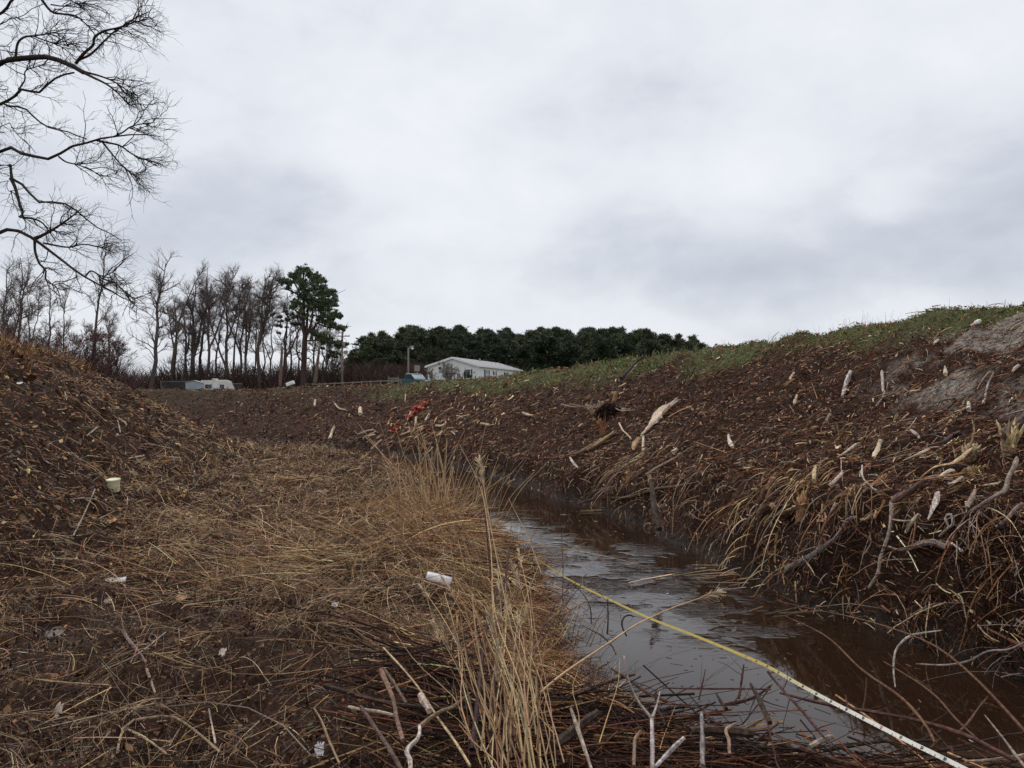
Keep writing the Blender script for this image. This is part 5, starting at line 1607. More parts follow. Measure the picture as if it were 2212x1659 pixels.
#     u_base, v_top, D, lean, r, spread, n1, fork, low, curve, label
TREES = [
    (-8, 575, 105, .05, .22, .30, 16, 1, .3, 0, 'bare tree at the far left edge, half outside the view'),
    (28, 552, 105, .02, .20, .24, 15, 0, .3, 0, 'tall bare tree standing second from the left edge above the grassy bank'),
    (62, 590, 110, -.02, .13, .16, 9, 1, .45, 0, 'thin bare tree just right of the tall one near the left edge'),
    (10, 640, 112, 0, .16, .34, 18, 1, .2, 0, 'low dense bare tree at the left edge'),
    (108, 600, 112, -.04, .16, .20, 10, 0, .4, 0, 'bare tree leaning slightly left behind the tips of the lowest near branch'),
    (130, 612, 112, .06, .13, .24, 12, 0, .5, 0, 'fan-crowned bare tree left of the reddish shrubs'),
    (200, 528, 104, .10, .20, .24, 12, 0, .45, .05, 'tall lone bare tree leaning right behind the near branch tips'),
    (242, 668, 112, .0, .13, .20, 12, 1, .4, 0, 'shorter bare tree right of the tall leaning one'),
    (325, 562, 120, .06, .30, .32, 24, 0, .25, 0, 'tall wide bare tree left of the dense bare clump, its lower limbs drooping left'),
    (364, 582, 124, .05, .24, .22, 14, 0, .4, .22, 'bare tree whose top bends sharply right over its neighbours'),
    (378, 645, 130, .0, .24, .22, 18, 1, .3, 0, 'stocky ivy-dark bare tree at the left of the dense clump'),
    (398, 650, 130, .02, .24, .20, 18, 1, .3, 0, 'bare tree inside the dense clump, second from its left'),
    (418, 604, 128, .01, .34, .20, 20, 1, .35, 0, 'thick dark bare trunk in the middle of the dense clump'),
    (432, 615, 132, -.01, .24, .18, 16, 0, .4, 0, 'bare tree directly behind the thick dark trunk'),
    (446, 576, 126, .03, .22, .20, 16, 1, .45, 0, 'tallest bare tree above the white camper'),
    (470, 640, 128, .02, .18, .20, 12, 0, .4, 0, 'small bare tree behind the right end of the white camper'),
    (493, 590, 128, -.01, .24, .20, 16, 2, .35, 0, 'many-stemmed bare tree just right of the camper'),
    (502, 600, 132, .03, .18, .18, 14, 0, .4, 0, 'slim bare tree crossing the many-stemmed one'),
    (512, 596, 130, .04, .20, .20, 14, 1, .4, 0, 'bare tree third right of the camper with a bushy top'),
    (530, 615, 128, -.02, .22, .26, 14, 2, .35, 0, 'bare tree forking low, left of the broad forked tree'),
    (541, 640, 134, .03, .14, .18, 12, 0, .4, 0, 'thin bare tree between the two forked ones'),
    (561, 588, 124, .01, .28, .26, 16, 2, .32, 0, 'broad forked bare tree left of the tall pine'),
    (575, 650, 134, .0, .13, .2, 12, 0, .35, 0, 'slender bare tree right of the broad forked one'),
    (584, 640, 132, .02, .14, .2, 12, 1, .35, 0, 'slender pale bare tree before the brown snag post'),
    (615, 630, 126, .05, .22, .22, 14, 1, .35, 0, 'bare tree leaning right, left of the tall pine trunk'),
    (624, 660, 130, .07, .16, .22, 12, 0, .35, 0, 'second right-leaning bare tree against the pine'),
    (642, 640, 132, .0, .16, .2, 12, 0, .4, 0, 'thin bare trunk touching the left of the pine trunk'),
    (678, 650, 130, .02, .17, .2, 12, 0, .4, 0, 'thin dark bare trunk right of the pine trunk'),
    (700, 705, 128, .05, .16, .34, 16, 2, .15, 0, 'low rounded bare tree between the pine and the utility pole'),
    (716, 740, 126, .02, .12, .36, 14, 2, .1, 0, 'smallest bare tree beside the utility pole foot'),
]
for i, (u, v, D, ln, r, sp, n1, fk, low, cv, lb) in enumerate(TREES):
    b = base_at(u, D); H = height_for(v, D, b[2])
    bare_tree('bare_tree', lb, b, H, (ln, RS.uniform(-.03, .03)), r, .45, sp, n1, seed=100 + i, group=BT, fork=fk, low=low, curve=cv, tw=.0125 * D / 110)

RS_G = 'reddish budding shrubs above the left bank'
for i, (u, v, D, sp, lb) in enumerate([
    (150, 720, 90, .42, 'reddish budding shrub left of the tall leaning bare tree'),
    (186, 705, 92, .40, 'tallest pink-red budding shrub at the foot of the tall leaning bare tree'),
    (222, 718, 92, .42, 'pink-red budding shrub right of the tall leaning bare tree'),
    (250, 735, 94, .42, 'lowest red budding shrub nearest the gap in the trees'),
    (96, 715, 95, .42, 'dull reddish shrub on the skyline of the left bank'),
    (40, 700, 95, .45, 'brownish budding shrub nearest the left edge')]):
    b = base_at(u, D); H = height_for(v, D, b[2])
    bare_tree('budding_shrub', lb, b, H, (RS.normal(0, .05), 0), .07, .4, sp, 9, seed=300 + i, group=RS_G, fork=3, low=.08, tw=.014, bark=(.10, .055, .052) if i < 4 else (.09, .062, .056), cat='shrub', dens=1.2)

# undergrowth behind the field
mb = MB()
n = 15000
u = RS.uniform(250, 1130, n); D = RS.uniform(122, 150, n)
x = (u - IW / 2) / F * D
hh = np.interp(u, [250, 300, 380, 560, 620, 740, 800, 1130], [2.5, 4.5, 6.0, 5.2, 5.5, 5.5, 5.0, 4.5]) * (1 + .35 * fbm(x, D * 0, .15, 3))
P0 = np.stack([x, D, field_z(x, D)], -1)
P = np.zeros((n, 4, 3)); P[:, 0] = P0
top = hh * RS.uniform(.25, 1, n)
dv = np.stack([RS.normal(0, .35, n), RS.normal(0, .35, n), np.ones(n)], -1)
for k in range(1, 4): P[:, k] = P[:, k - 1] + dv * (top / 3)[:, None]; dv = dv + RS.normal(0, .22, dv.shape) * [1, 1, .1]
strands(mb, P, np.linspace(.05, .022, 4), pick(n, [(3, (.08, .05, .044), .3), (2, (.11, .07, .058), .3), (1, (.06, .048, .038), .3)]), 2)
tag(mb.obj('far_undergrowth', M_BARK), 'brown leafless undergrowth filling the foot of the far tree line', 'undergrowth', kind='stuff')
mb = MB()
n = 9000
u = RS.uniform(-150, 290, n); D = RS.uniform(92, 112, n); x = (u - IW / 2) / F * D
P = np.zeros((n, 4, 3)); P[:, 0] = np.stack([x, D, field_z(x, D)], -1)
top = np.interp(u, [-150, 60, 200, 290], [9.5, 8.0, 5.8, 3.5]) * RS.uniform(.3, 1, n)
dv = np.stack([RS.normal(0, .4, n), RS.normal(0, .35, n), np.ones(n)], -1)
for k in range(1, 4): P[:, k] = P[:, k - 1] + dv * (top / 3)[:, None]; dv = dv + RS.normal(0, .25, dv.shape) * [1, 1, .1]
strands(mb, P, np.linspace(.026, .012, 4), pick(n, [(2, (.09, .06, .056), .25), (1, (.12, .062, .058), .25)]), 2)
tag(mb.obj('left_undergrowth', M_BARK), 'thin grey-red brush at the foot of the trees above the left bank', 'undergrowth', kind='stuff')


# ---- pines
def needles(mb, C, rad, n, size, flat=.55, rs=None, cols=None):
    """clusters of needle tufts: C (M,3) centres, n small blades each"""
    rs = rs or RS
    M = len(C); N = M * n
    c = np.repeat(C, n, 0)
    o = nrm(rs.normal(size=(N, 3))) * (rs.rand(N, 1) ** .45) * np.repeat(rad, n)[:, None] * [1, 1, flat]
    o = o * np.where(rs.rand(N, 1) < .3, rs.uniform(1.1, 2.0, (N, 1)), 1.0)
    p = c + o
    d = nrm(o + rs.normal(0, .5, (N, 3)) * np.repeat(rad, n)[:, None] + [0, 0, .25])
    s = nrm(np.cross(d, rs.normal(size=(N, 3))))
    L = size * rs.uniform(.6, 1.4, (N, 1)); w = L * .34
    V = np.stack([p - s * w, p + s * w, p + d * L * 1.5], 1)
    T = np.arange(N * 3).reshape(N, 3)
    base = 1.25 * np.repeat(pick(M, cols or [(3, (.032, .044, .024), .2), (2, (.050, .062, .030), .2), (.8, (.085, .078, .042), .2)], rs), n, 0)
    col = np.clip(base * np.exp(rs.normal(0, .25, (N, 1))), .004, .5)
    mb.add(V.reshape(-1, 3), None, T, np.repeat(col, 3, 0))


def pine_meshes(seed, H, low, wid, n1, rad, nn, size, cols=None, r=.2, trunkcol=(.09, .06, .05)):
    rs = np.random.RandomState(seed)
    K = 10
    t = np.linspace(0, 1, K)
    tr = np.stack([np.cumsum(rs.normal(0, .006, K)) * H, np.cumsum(rs.normal(0, .006, K)) * H, H * t - .2], -1); tr[:, :2] -= tr[0, :2]
    mt = MB(); strands(mt, tr[None], np.interp(t, [0, 1], [r, .05]), jit(1, trunkcol, .1, rs), 7, rs)
    zf = low + (1 - low) * np.sort(rs.rand(n1)) ** .9
    rel = (zf - low) / (1 - low)
    prof = np.interp(rel, [0, .25, .6, .85, 1], [.6, 1.0, .82, .45, .12])
    a = rs.rand(n1) * 6.28
    L = wid * prof * rs.uniform(.6, 1.15, n1)
    st = np.stack([np.interp(zf, t, tr[:, i]) for i in range(3)], 1)
    P = np.zeros((n1, 5, 3)); P[:, 0] = st
    d = np.stack([np.cos(a), np.sin(a), .12 + .5 * rel], -1); d = nrm(d)
    for k in range(1, 5):
        P[:, k] = P[:, k - 1] + d * (L / 4)[:, None]; d = nrm(d + [0, 0, .10] + rs.normal(0, .08, (n1, 3)))
    b2 = spawn(P, 4, (wid * .15, wid * .4), (25, 60), .15, .45, 1.0, 3, .1, rs=rs)
    strands(mt, P, np.linspace(.07, .03, 5), jit(n1, trunkcol, .1, rs), 3, rs)
    strands(mt, b2, np.linspace(.035, .02, 3), jit(len(b2), trunkcol, .1, rs), 3, rs)
    C = np.concatenate([P[:, 3], P[:, 4], b2[:, 2], b2[:, 1], tr[-2:]])
    mc = MB(); needles(mc, C, rad * rs.uniform(.45, 1.15, len(C)), nn, size, .6, rs, cols)
    return mt.mesh('pine_trunk', M_BARK, True), mc.mesh('pine_crown', M_NEEDLE)


def place_pine(meshes, loc, sc, rz, label, group, name='pine_tree', sx=1.0):
    e = empty(name, loc, label, 'tree', group, rz)
    e.scale = (sc * sx, sc * sx, sc)
    link_mesh('trunk', meshes[0], e); link_mesh('crown', meshes[1], e)
    return e


_pc = [[(3, (.055, .068, .042), .2), (1, (.08, .09, .05), .2)], [(3, (.07, .085, .045), .2), (1, (.09, .095, .045), .2)], [(3, (.042, .054, .036), .2)], [(3, (.060, .068, .038), .2), (1, (.10, .09, .055), .2)], [(3, (.06, .075, .046), .2)]]
PM = [pine_meshes(500 + k, 14.0, [.36, .50, .28, .58, .45][k], [2.9, 2.3, 3.1, 2.0, 2.6][k], [48, 34, 50, 30, 40][k], .52, 17, .27, _pc[k]) for k in range(5)]
CM = [pine_meshes(520 + k, 8.0, .05, 2.1, 46, .5, 26, .20, [(3, (.022, .034, .018), .2), (1, (.035, .045, .022), .2)], .15) for k in range(2)]
PW = 'pines of the dark wood behind the white house'
prof_u = [752, 790, 820, 850, 880, 920, 960, 1000, 1050, 1090, 1130, 1165, 1200, 1240, 1280, 1320, 1370, 1420, 1460, 1500, 1530]
prof_v = [760, 735, 722, 730, 708, 716, 706, 714, 722, 716, 722, 716, 712, 720, 716, 710, 716, 722, 728, 736, 750]
NEARLB = {0: 'leftmost pine of the dark wood, gaps of sky showing through its side', 1: 'second pine from the left in the dark wood, beside the utility pole'}
k = 0
for row, (D, n) in enumerate([(168, 17), (180, 30), (196, 36), (214, 36)]):
    for i in range(n):
        u = 752 + (1522 - 752) * (i + RS.uniform(-.3, .3) + .5) / n
        if row == 0:
            u = [770, 800, 832, 868, 905, 945, 985, 1025, 1062, 1100, 1140, 1180, 1225, 1270, 1330, 1400, 1462][i]
        v = 3 + np.interp(u, prof_u, prof_v) + RS.uniform(-12, 16) + (8 if row == 0 else 0)
        b = base_at(u, D); H = height_for(v, D, b[2])
        lb = NEARLB.get(i, 'front-rank pine of the dark wood, %s from its left end' % ['', '', 'third', 'fourth', 'fifth', 'sixth', 'seventh', 'eighth', 'ninth', 'tenth', 'eleventh', 'twelfth', 'thirteenth', 'fourteenth', 'fifteenth', 'sixteenth', 'seventeenth'][i]) if row == 0 else 'dark green pine packed among the others in the wood beyond the white house'
        place_pine(PM[RS.randint(5)], b, H / 14.4, RS.rand() * 6.28, lb, PW, sx=1.15 * 14.4 / H if H < 12 else 1.05)
        k += 1
for u, v, D, lb in [(1085, 742, 150, 'dark cedar behind the ridge end of the white house, the left of two'), (1180, 722, 150, 'tall dark pointed cedar above the right end of the white house'), (1128, 755, 148, 'low dark cedar between the two taller ones over the house roof'),
                    (1300, 735, 150, 'dark cedar standing in front of the wood above the green crest'), (1345, 742, 152, 'second dark cedar to the right above the green crest'), (1235, 748, 150, 'small dark cedar over the left end of the green crest')]:
    b = base_at(u, D); H = height_for(v, D, b[2])
    place_pine(CM[RS.randint(2)], b, H / 8.2, RS.rand() * 6.28, lb, 'dark cedars before the pine wood', 'cedar_tree', 1.3)

# the tall pine, limbs and foliage pads read from the photograph (crop units)
ZP = lambda x, y: (539.2 + x * .175, 553 + y * .175)
PD = 118.0


def tall_pine():
    b = base_at(657, PD)
    rt = empty('tall_pine', b, 'tall dark pine standing alone above the bare trees left of the utility pole', 'tree')
    mt = MB()
    L = lambda pts, dy=0: [at(*ZP(x, y), PD + dy * k / (len(pts) - 1)) - b for k, (x, y) in enumerate(pts)]
    limbs = [([(665, 1640), (668, 1400), (675, 1200), (680, 1000), (690, 960)], .46, .36, 0), ([(690, 990), (665, 900), (662, 760), (665, 600), (670, 420), (665, 250), (665, 140)], .34, .08, 0),
             ([(690, 980), (705, 860), (712, 740), (715, 640)], .26, .12, 1), ([(700, 960), (740, 900), (770, 780), (780, 660), (800, 540)], .22, .08, -1), ([(700, 970), (780, 900), (830, 830), (900, 780)], .2, .08, -2),
             ([(640, 790), (560, 650), (520, 560)], .16, .06, 1), ([(665, 520), (570, 460), (440, 400), (370, 340)], .16, .05, -2), ([(670, 500), (600, 420), (530, 300)], .14, .05, 2), ([(675, 500), (760, 420), (850, 340)], .14, .05, 1),
             ([(830, 830), (930, 870), (1040, 890), (1170, 900)], .12, .04, -2), ([(700, 1050), (780, 1040), (870, 1045), (960, 1060), (1100, 1090)], .14, .04, -2), ([(800, 640), (900, 640), (1010, 660)], .12, .04, 2),
             ([(780, 560), (880, 520), (1040, 480)], .14, .05, 1), ([(690, 1210), (640, 1200), (590, 1180)], .12, .05, 1), ([(680, 1330), (620, 1270), (590, 1210)], .14, .05, -1), ([(690, 1260), (740, 1270), (775, 1310)], .12, .05, -1), ([(700, 1155), (760, 1160), (810, 1170)], .08, .04, 1)]
    allp = []
    for pts, r0, r1, dy in limbs:
        P = smooth_poly(L(pts, dy), 9)
        strands(mt, P[None], np.linspace(r0, r1, 9), jit(1, (.07, .048, .042), .1), 7)
        allp.append(P)
    mc = MB(); C = []; R = []
    pads = [(620, 190, 60), (700, 180, 70), (560, 230, 60), (640, 260, 80), (740, 230, 60), (830, 250, 45), (520, 260, 45), (790, 300, 60), (580, 320, 60), (700, 330, 80), (440, 310, 45), (395, 320, 35), (480, 340, 45), (860, 330, 50), (915, 310, 35),
            (650, 420, 60), (760, 400, 70), (850, 420, 60), (910, 400, 40), (700, 480, 70), (800, 490, 70), (890, 490, 60), (960, 470, 50), (1030, 440, 32), (1050, 500, 40), (600, 520, 50), (700, 560, 70), (790, 570, 70), (880, 560, 60), (960, 550, 50), (1040, 560, 40),
            (560, 590, 45), (640, 620, 45), (730, 630, 60), (830, 620, 55), (920, 610, 50), (1000, 600, 50), (1050, 610, 30), (900, 665, 40), (970, 668, 40), (540, 640, 30), (1030, 730, 50), (1080, 720, 40), (1110, 750, 30), (960, 740, 35), (910, 720, 30), (1010, 780, 40),
            (850, 780, 40), (900, 810, 45), (960, 840, 45), (1020, 870, 45), (1090, 885, 40), (1150, 895, 35), (780, 960, 35), (830, 980, 45), (890, 1000, 50), (940, 1020, 45), (860, 1030, 40), (1000, 1070, 40), (1070, 1085, 35), (1140, 1095, 35), (1195, 1100, 22), (930, 1080, 30), (1100, 1120, 25),
            (640, 340, 50), (470, 400, 25), (620, 700, 30), (700, 760, 30), (765, 1020, 16)]
    rs = np.random.RandomState(77)
    for (x, y, q) in pads:
        k = q * .175 / F * PD
        for j in range(17):
            c = at(*ZP(x + rs.normal(0, q * .55), y + rs.normal(0, q * .45)), PD + rs.normal(0, 1.6)) - b
            C.append(c); R.append(k * rs.uniform(.2, .5))
    needles(mc, np.array(C), np.array(R), 26, .19, .7, rs, [(3, (.052, .070, .038), .22), (2, (.082, .10, .05), .2), (.7, (.11, .10, .05), .2)])
    mc.obj('crown', M_NEEDLE, rt)
    tw = spawn(np.array(allp[2:]), 8, (.8, 2.4), (25, 60), .1, .3, 1, 4, .12)
    strands(mt, tw, np.linspace(.06, .02, 4), jit(len(tw), (.07, .05, .042), .15), 3)
    mt.obj('trunk', M_BARK, rt)


tall_pine()


def small_pine(label, pads, trunk, D, seed):
    rs = np.random.RandomState(seed)
    pts = [at(*ZP(x, y), D) for x, y in trunk]
    b = np.array(pts[0])
    rt = empty('young_pine', b, label, 'tree', 'smaller pines round the tall pine')
    mt = MB(); strands(mt, smooth_poly(np.array(pts) - b, 9)[None], np.linspace(.2, .06, 9), jit(1, (.075, .05, .045), .1), 6); mt.obj('trunk', M_BARK, rt, smooth=True)
    C, R = [], []
    for (x, y, q) in pads:
        for j in range(5):
            C.append(at(*ZP(x + rs.normal(0, q * .5), y + rs.normal(0, q * .25)), D + rs.normal(0, 1.0)) - b); R.append(q * .175 / F * D * rs.uniform(.3, .55))
    mc = MB(); needles(mc, np.array(C), np.array(R), 30, .19, .6, rs, [(3, (.045, .055, .032), .2), (1, (.085, .085, .05), .2)])
    mc.obj('crown', M_NEEDLE, rt)


small_pine('smaller thin-crowned pine left of the tall pine, its foliage at mid height', [(440, 700, 45), (510, 720, 50), (370, 750, 35), (400, 800, 45), (470, 790, 50), (340, 860, 40), (420, 880, 40), (560, 760, 40), (600, 840, 40), (540, 850, 40), (360, 960, 30), (630, 860, 30)], [(415, 1600), (430, 1250), (455, 1000), (470, 760)], 124, 5)
small_pine('brownish drooping pine low between the tall pine and the utility pole', [(1000, 1190, 30), (1060, 1200, 40), (1020, 1230, 40), (1090, 1220, 30), (980, 1250, 40), (900, 1150, 30), (1060, 1260, 25)], [(900, 1600), (905, 1350), (940, 1230), (1000, 1200)], 122, 6)


# snags
def snag(label, pts, D, r0, r1, col, name='snag'):
    P = np.array([at(*ZP(x, y), D) for x, y in pts]); b = P[0]
    V, Q, T = solid_tube(P - b, [r0, (r0 + r1) / 2, r1], 8, .12, 10, (0, .5))
    tag(link_mesh(name, MB().add(V, Q, T, jit(len(V), col, .12)).mesh(name, M_BARK, True), None, b), label, 'dead trunk', 'dead trunks of the tree line')


snag('pale brown dead trunk standing upright at the tree line above the tilted white box', [(375, 1640), (385, 1400), (395, 1250), (402, 1140)], 108, .26, .13, (.17, .11, .10))
snag('dead trunk leaning right with pale peeling base, right of the tall pine', [(800, 1590), (820, 1450), (840, 1300), (862, 1130)], 108, .30, .13, (.16, .105, .09))

# ---- near bare tree at the left, its trunk just outside the view
ZT0 = lambda x, y: (x / 3.0, y / 3.0)
ZT1 = lambda x, y: (x / 4.0, 484 + y / 4.0)


def near_tree():
    TX, TY = -11.4, 13.2
    b = np.array([TX, TY, gz1(TX, TY)])
    rt = empty('leafless_tree', b, 'large near leafless tree reaching its dark branches in from the left edge', 'tree')
    bk = (.045, .036, .030)
    Hh = 13.5
    tr = smooth_poly([(0, 0, -.3), (.1, .1, 3.5), (-.15, 0, 7.5), (.1, .1, 10.5), (.2, .0, Hh)], 12)
    mt = MB(); strands(mt, tr[None], np.interp(np.linspace(0, 1, 12), [0, .08, .6, 1], [.36, .27, .16, .04]), jit(1, bk, .1), 10)
    mt.obj('trunk', M_BARK, rt, smooth=True)
    br = [
        (ZT0, [(0, 410), (60, 390), (140, 378), (300, 370), (380, 390), (450, 420), (505, 447), (540, 470)], 13, 12.4, .062, .034),
        (ZT0, [(520, 460), (600, 500), (690, 545), (760, 600), (830, 668), (885, 700)], 12.4, 12.0, .022, .006),
        (ZT0, [(515, 455), (560, 470), (640, 490), (740, 530), (830, 590), (900, 628)], 12.4, 12.6, .018, .005),
        (ZT0, [(490, 412), (540, 350), (605, 290), (612, 240), (680, 200), (790, 172), (880, 115), (965, 75)], 12.5, 12.1, .026, .006),
        (ZT0, [(505, 390), (590, 350), (680, 262), (760, 190), (850, 150), (990, 120)], 12.5, 12.8, .02, .006),
        (ZT0, [(0, 675), (90, 630), (115, 580), (190, 590), (268, 597), (300, 555), (380, 495), (480, 470)], 13.3, 12.8, .036, .014),
        (ZT0, [(120, 580), (160, 520), (165, 460), (240, 430), (330, 400)], 13.2, 13, .014, .005),
        (ZT0, [(0, 678), (60, 690), (150, 696), (200, 740), (270, 800), (340, 835), (420, 847), (480, 872), (560, 900)], 13.3, 12.6, .026, .009),
        (ZT0, [(0, 980), (90, 985), (180, 1003), (280, 1025), (355, 1030), (395, 990), (420, 955), (520, 940), (620, 905), (740, 885), (900, 870), (1040, 885)], 12.8, 12.0, .048, .007),
        (ZT0, [(620, 908), (700, 925), (780, 945), (860, 1000), (960, 1040), (1040, 1060)], 12.4, 12.2, .018, .005),
        (ZT0, [(660, 915), (720, 990), (780, 1060), (850, 1120), (900, 1160)], 12.4, 12.1, .016, .005),
        (ZT0, [(740, 885), (800, 855), (850, 820), (940, 800), (990, 795)], 12.3, 12.2, .014, .005),
        (ZT0, [(380, 1015), (430, 1050), (510, 1070), (600, 1110), (660, 1140)], 12.6, 12.4, .014, .004),
        (ZT0, [(0, 1065), (70, 1155), (120, 1168), (150, 1205), (180, 1250), (225, 1265), (265, 1320), (330, 1308), (420, 1320), (490, 1360), (560, 1420), (600, 1460), (690, 1500), (790, 1560)], 12.9, 12.0, .040, .006),
        (ZT0, [(70, 1155), (100, 1220), (130, 1330), (150, 1385), (125, 1405), (200, 1415), (270, 1440), (310, 1490), (360, 1560)], 12.8, 12.4, .028, .008),
        (ZT1, [(-10, 76), (160, 60), (300, 135), (400, 210), (520, 300), (620, 380), (740, 460), (830, 510), (950, 570), (1080, 650), (1180, 680)], 12.8, 11.9, .052, .006),
        (ZT1, [(740, 450), (790, 405), (890, 450), (1000, 400)], 12.2, 12.0, .014, .005),
        (ZT1, [(880, 470), (990, 510), (1090, 590), (1190, 670)], 12.1, 12.0, .012, .004),
        (ZT1, [(290, 135), (400, 80), (500, 20), (600, -50), (700, -130)], 12.6, 12.3, .028, .008),
        (ZT1, [(380, 165), (480, 185), (600, 200), (720, 175), (860, 200), (1000, 250)], 12.5, 12.2, .016, .005),
        (ZT1, [(300, 150), (305, 240), (340, 340), (395, 400), (390, 460), (410, 500), (480, 540), (520, 620)], 12.6, 12.4, .022, .006),
        (ZT0, [(0, 90), (40, 42), (90, -10), (150, -60)], 13.2, 13, .034, .02),
        (ZT0, [(250, -30), (330, 72), (400, 90), (480, 100), (540, 140), (610, 215)], 12.8, 12.5, .024, .006),
        (ZT0, [(330, 30), (420, 40), (520, 20), (560, 30)], 12.8, 12.5, .012, .004),
        (ZT0, [(0, 822), (60, 812), (120, 880), (200, 950), (230, 990)], 13.4, 13.2, .014, .005),
        (ZT0, [(100, 375), (115, 280), (160, 240), (220, 232), (330, 215), (430, 190)], 13, 12.8, .022, .006),
        (ZT0, [(220, 235), (300, 265), (400, 290), (480, 310)], 13, 12.8, .012, .004),
        (ZT0, [(0, 160), (60, 120), (140, 110), (200, 60), (300, 20)], 13.4, 13, .016, .005),
        (ZT0, [(0, 560), (40, 600), (60, 680)], 13.6, 13.4, .010, .004),
        (ZT0, [(0, 300), (60, 340), (130, 350), (180, 400), (260, 420)], 13.6, 13.2, .012, .004),
        (ZT0, [(0, 1180), (40, 1230), (90, 1250), (150, 1290)], 13.6, 13.2, .010, .004),
    ]
    mb = MB()
    Ps = []
    for z, pts, Ya, Yb, r0, r1 in br:
        P = np.array(in_air(z, pts, Ya, Yb)) - b
        if pts[0][0] <= 5:
            h = np.interp(P[0][2] - 1.2 - .12 * abs(P[0][0]), tr[:, 2], np.arange(12))
            i = int(min(h, 10)); j = tr[i] * (1 - (h - i)) + tr[min(i + 1, 11)] * (h - i)
            P = np.vstack([j, (j * .55 + P[0] * .45) + [0, 0, .12], P])
            r0 *= 1.12
        P = smooth_poly(P, 26)
        strands(mb, P[None], np.linspace(r0, r1, 26), jit(1, bk, .08), 7)
        Ps.append(P[6:] if len(P) > 6 else P)
    big = np.array([resample(p, 12) for p in Ps])
    rs = np.random.RandomState(21)
    bx = (.13, 0, -.02)
    t1 = spawn(big, 11, (.25, .85), (22, 62), 0.0, .08, .9, 8, .27, bias=bx, rs=rs, taper=.35)
    t2 = spawn(t1, 5, (.15, .45), (25, 60), 0.02, .2, 1.0, 5, .24, bias=(.12, 0, 0), rs=rs, taper=.3)
    t3 = spawn(t2, 2, (.08, .25), (20, 50), 0.02, .3, 1.0, 3, .15, rs=rs)
    strands(mb, t1, np.linspace(.0085, .0030, 8), jit(len(t1), bk, .1), 4)
    strands(mb, t2, np.linspace(.0036, .0018, 5), jit(len(t2), bk, .1), 3)
    strands(mb, t3, np.linspace(.0023, .0013, 3), jit(len(t3), bk, .1), 3)
    mb.obj('crown', M_BARK, rt, smooth=True)


near_tree()

# ---- buildings and yard
M_SIDING = plain_mat('white_siding', (.72, .72, .73), (.80, .80, .81), 2.0, .6, .3, .001)
M_TRIM = plain_mat('white_trim', (.74, .74, .75), (.80, .80, .80), 3, .5, .3, .0005)
M_SHINGLE = plain_mat('grey_shingle', (.26, .25, .26), (.42, .41, .42), 6.0, .9, .2, .004, stretch=(1, 4, 1))
M_SHUT = plain_mat('dark_shutter', (.03, .03, .035), (.05, .05, .055), 5, .5)
M_PANE = plain_mat('dark_window_glass', (.035, .04, .05), (.06, .07, .085), 1.5, .08, .6, .0)
M_BLOCK = plain_mat('grey_block', (.22, .20, .19), (.32, .30, .29), 4, .9)
M_TEAL = plain_mat('teal_paint', (.010, .085, .105), (.018, .12, .14), 1.5, .35, .5, .0)
M_TYRE = plain_mat('tyre_rubber', (.015, .015, .016), (.03, .03, .03), 5, .85)
M_METAL = plain_mat('dull_metal', (.30, .30, .31), (.45, .45, .46), 6, .45, .5, .001, .6)
M_CAMP = plain_mat('camper_skin', (.62, .60, .55), (.74, .72, .67), 1.2, .45, .4, .0)
M_SHEDB = plain_mat('pale_blue_sheet', (.34, .40, .46), (.44, .50, .56), 2, .6)
M_TARP = plain_mat('dark_tarp', (.03, .028, .03), (.07, .06, .06), 1.3, .7)
M_POLE = plain_mat('weathered_pole', (.17, .13, .11), (.27, .22, .19), 3, .9, .1, .005, stretch=(6, 6, .6))
M_RAIL = plain_mat('weathered_rail', (.17, .135, .11), (.27, .22, .18), 5, .9, .1, .003)


def box_V(c, s):
    c = np.array(c, float); s = np.array(s, float) / 2
    V = np.array([[x, y, z] for x in (-1, 1) for y in (-1, 1) for z in (-1, 1)]) * s + c
    Q = [[0, 1, 3, 2], [4, 6, 7, 5], [0, 4, 5, 1], [2, 3, 7, 6], [0, 2, 6, 4], [1, 5, 7, 3]]
    return V, Q


def boxo(name, c, s, m, parent, bevel=0.0, rot=None):
    V, Q = box_V((0, 0, 0), s)
    me = MB().add(V, Q).mesh(name, m)
    o = link_mesh(name, me, parent); o.location = c
    if rot: o.rotation_euler = rot
    if bevel:
        bm_ = o.modifiers.new('bevel', 'BEVEL'); bm_.width = bevel; bm_.segments = 2
    return o


def prism(name, prof, y0, y1, m, parent, bevel=0.0, axis='y'):
    """polygon in x,z swept along y"""
    bm = bmesh.new()
    a = [bm.verts.new((x, y0, z)) for x, z in prof]; b = [bm.verts.new((x, y1, z)) for x, z in prof]
    n = len(prof)
    bm.faces.new(a); bm.faces.new(b[::-1])
    for i in range(n): bm.faces.new((a[i], b[i], b[(i + 1) % n], a[(i + 1) % n]))
    bmesh.ops.recalc_face_normals(bm, faces=bm.faces)
    me = bpy.data.meshes.new(name); bm.to_mesh(me); bm.free(); me.materials.append(m)
    o = link_mesh(name, me, parent)
    if bevel:
        bb = o.modifiers.new('bevel', 'BEVEL'); bb.width = bevel; bb.segments = 2
    return o


def cyl(name, c, r, h, m, parent, axis='z', seg=16, r2=None):
    bm = bmesh.new()
    bmesh.ops.create_cone(bm, cap_ends=True, segments=seg, radius1=r, radius2=r if r2 is None else r2, depth=h)
    me = bpy.data.meshes.new(name); bm.to_mesh(me); bm.free(); me.materials.append(m)
    for p in me.polygons: p.use_smooth = len(p.vertices) == 4
    o = link_mesh(name, me, parent); o.location = c
    o.rotation_euler = {'z': (0, 0, 0), 'x': (0, math.pi / 2, 0), 'y': (math.pi / 2, 0, 0)}[axis]
    return o


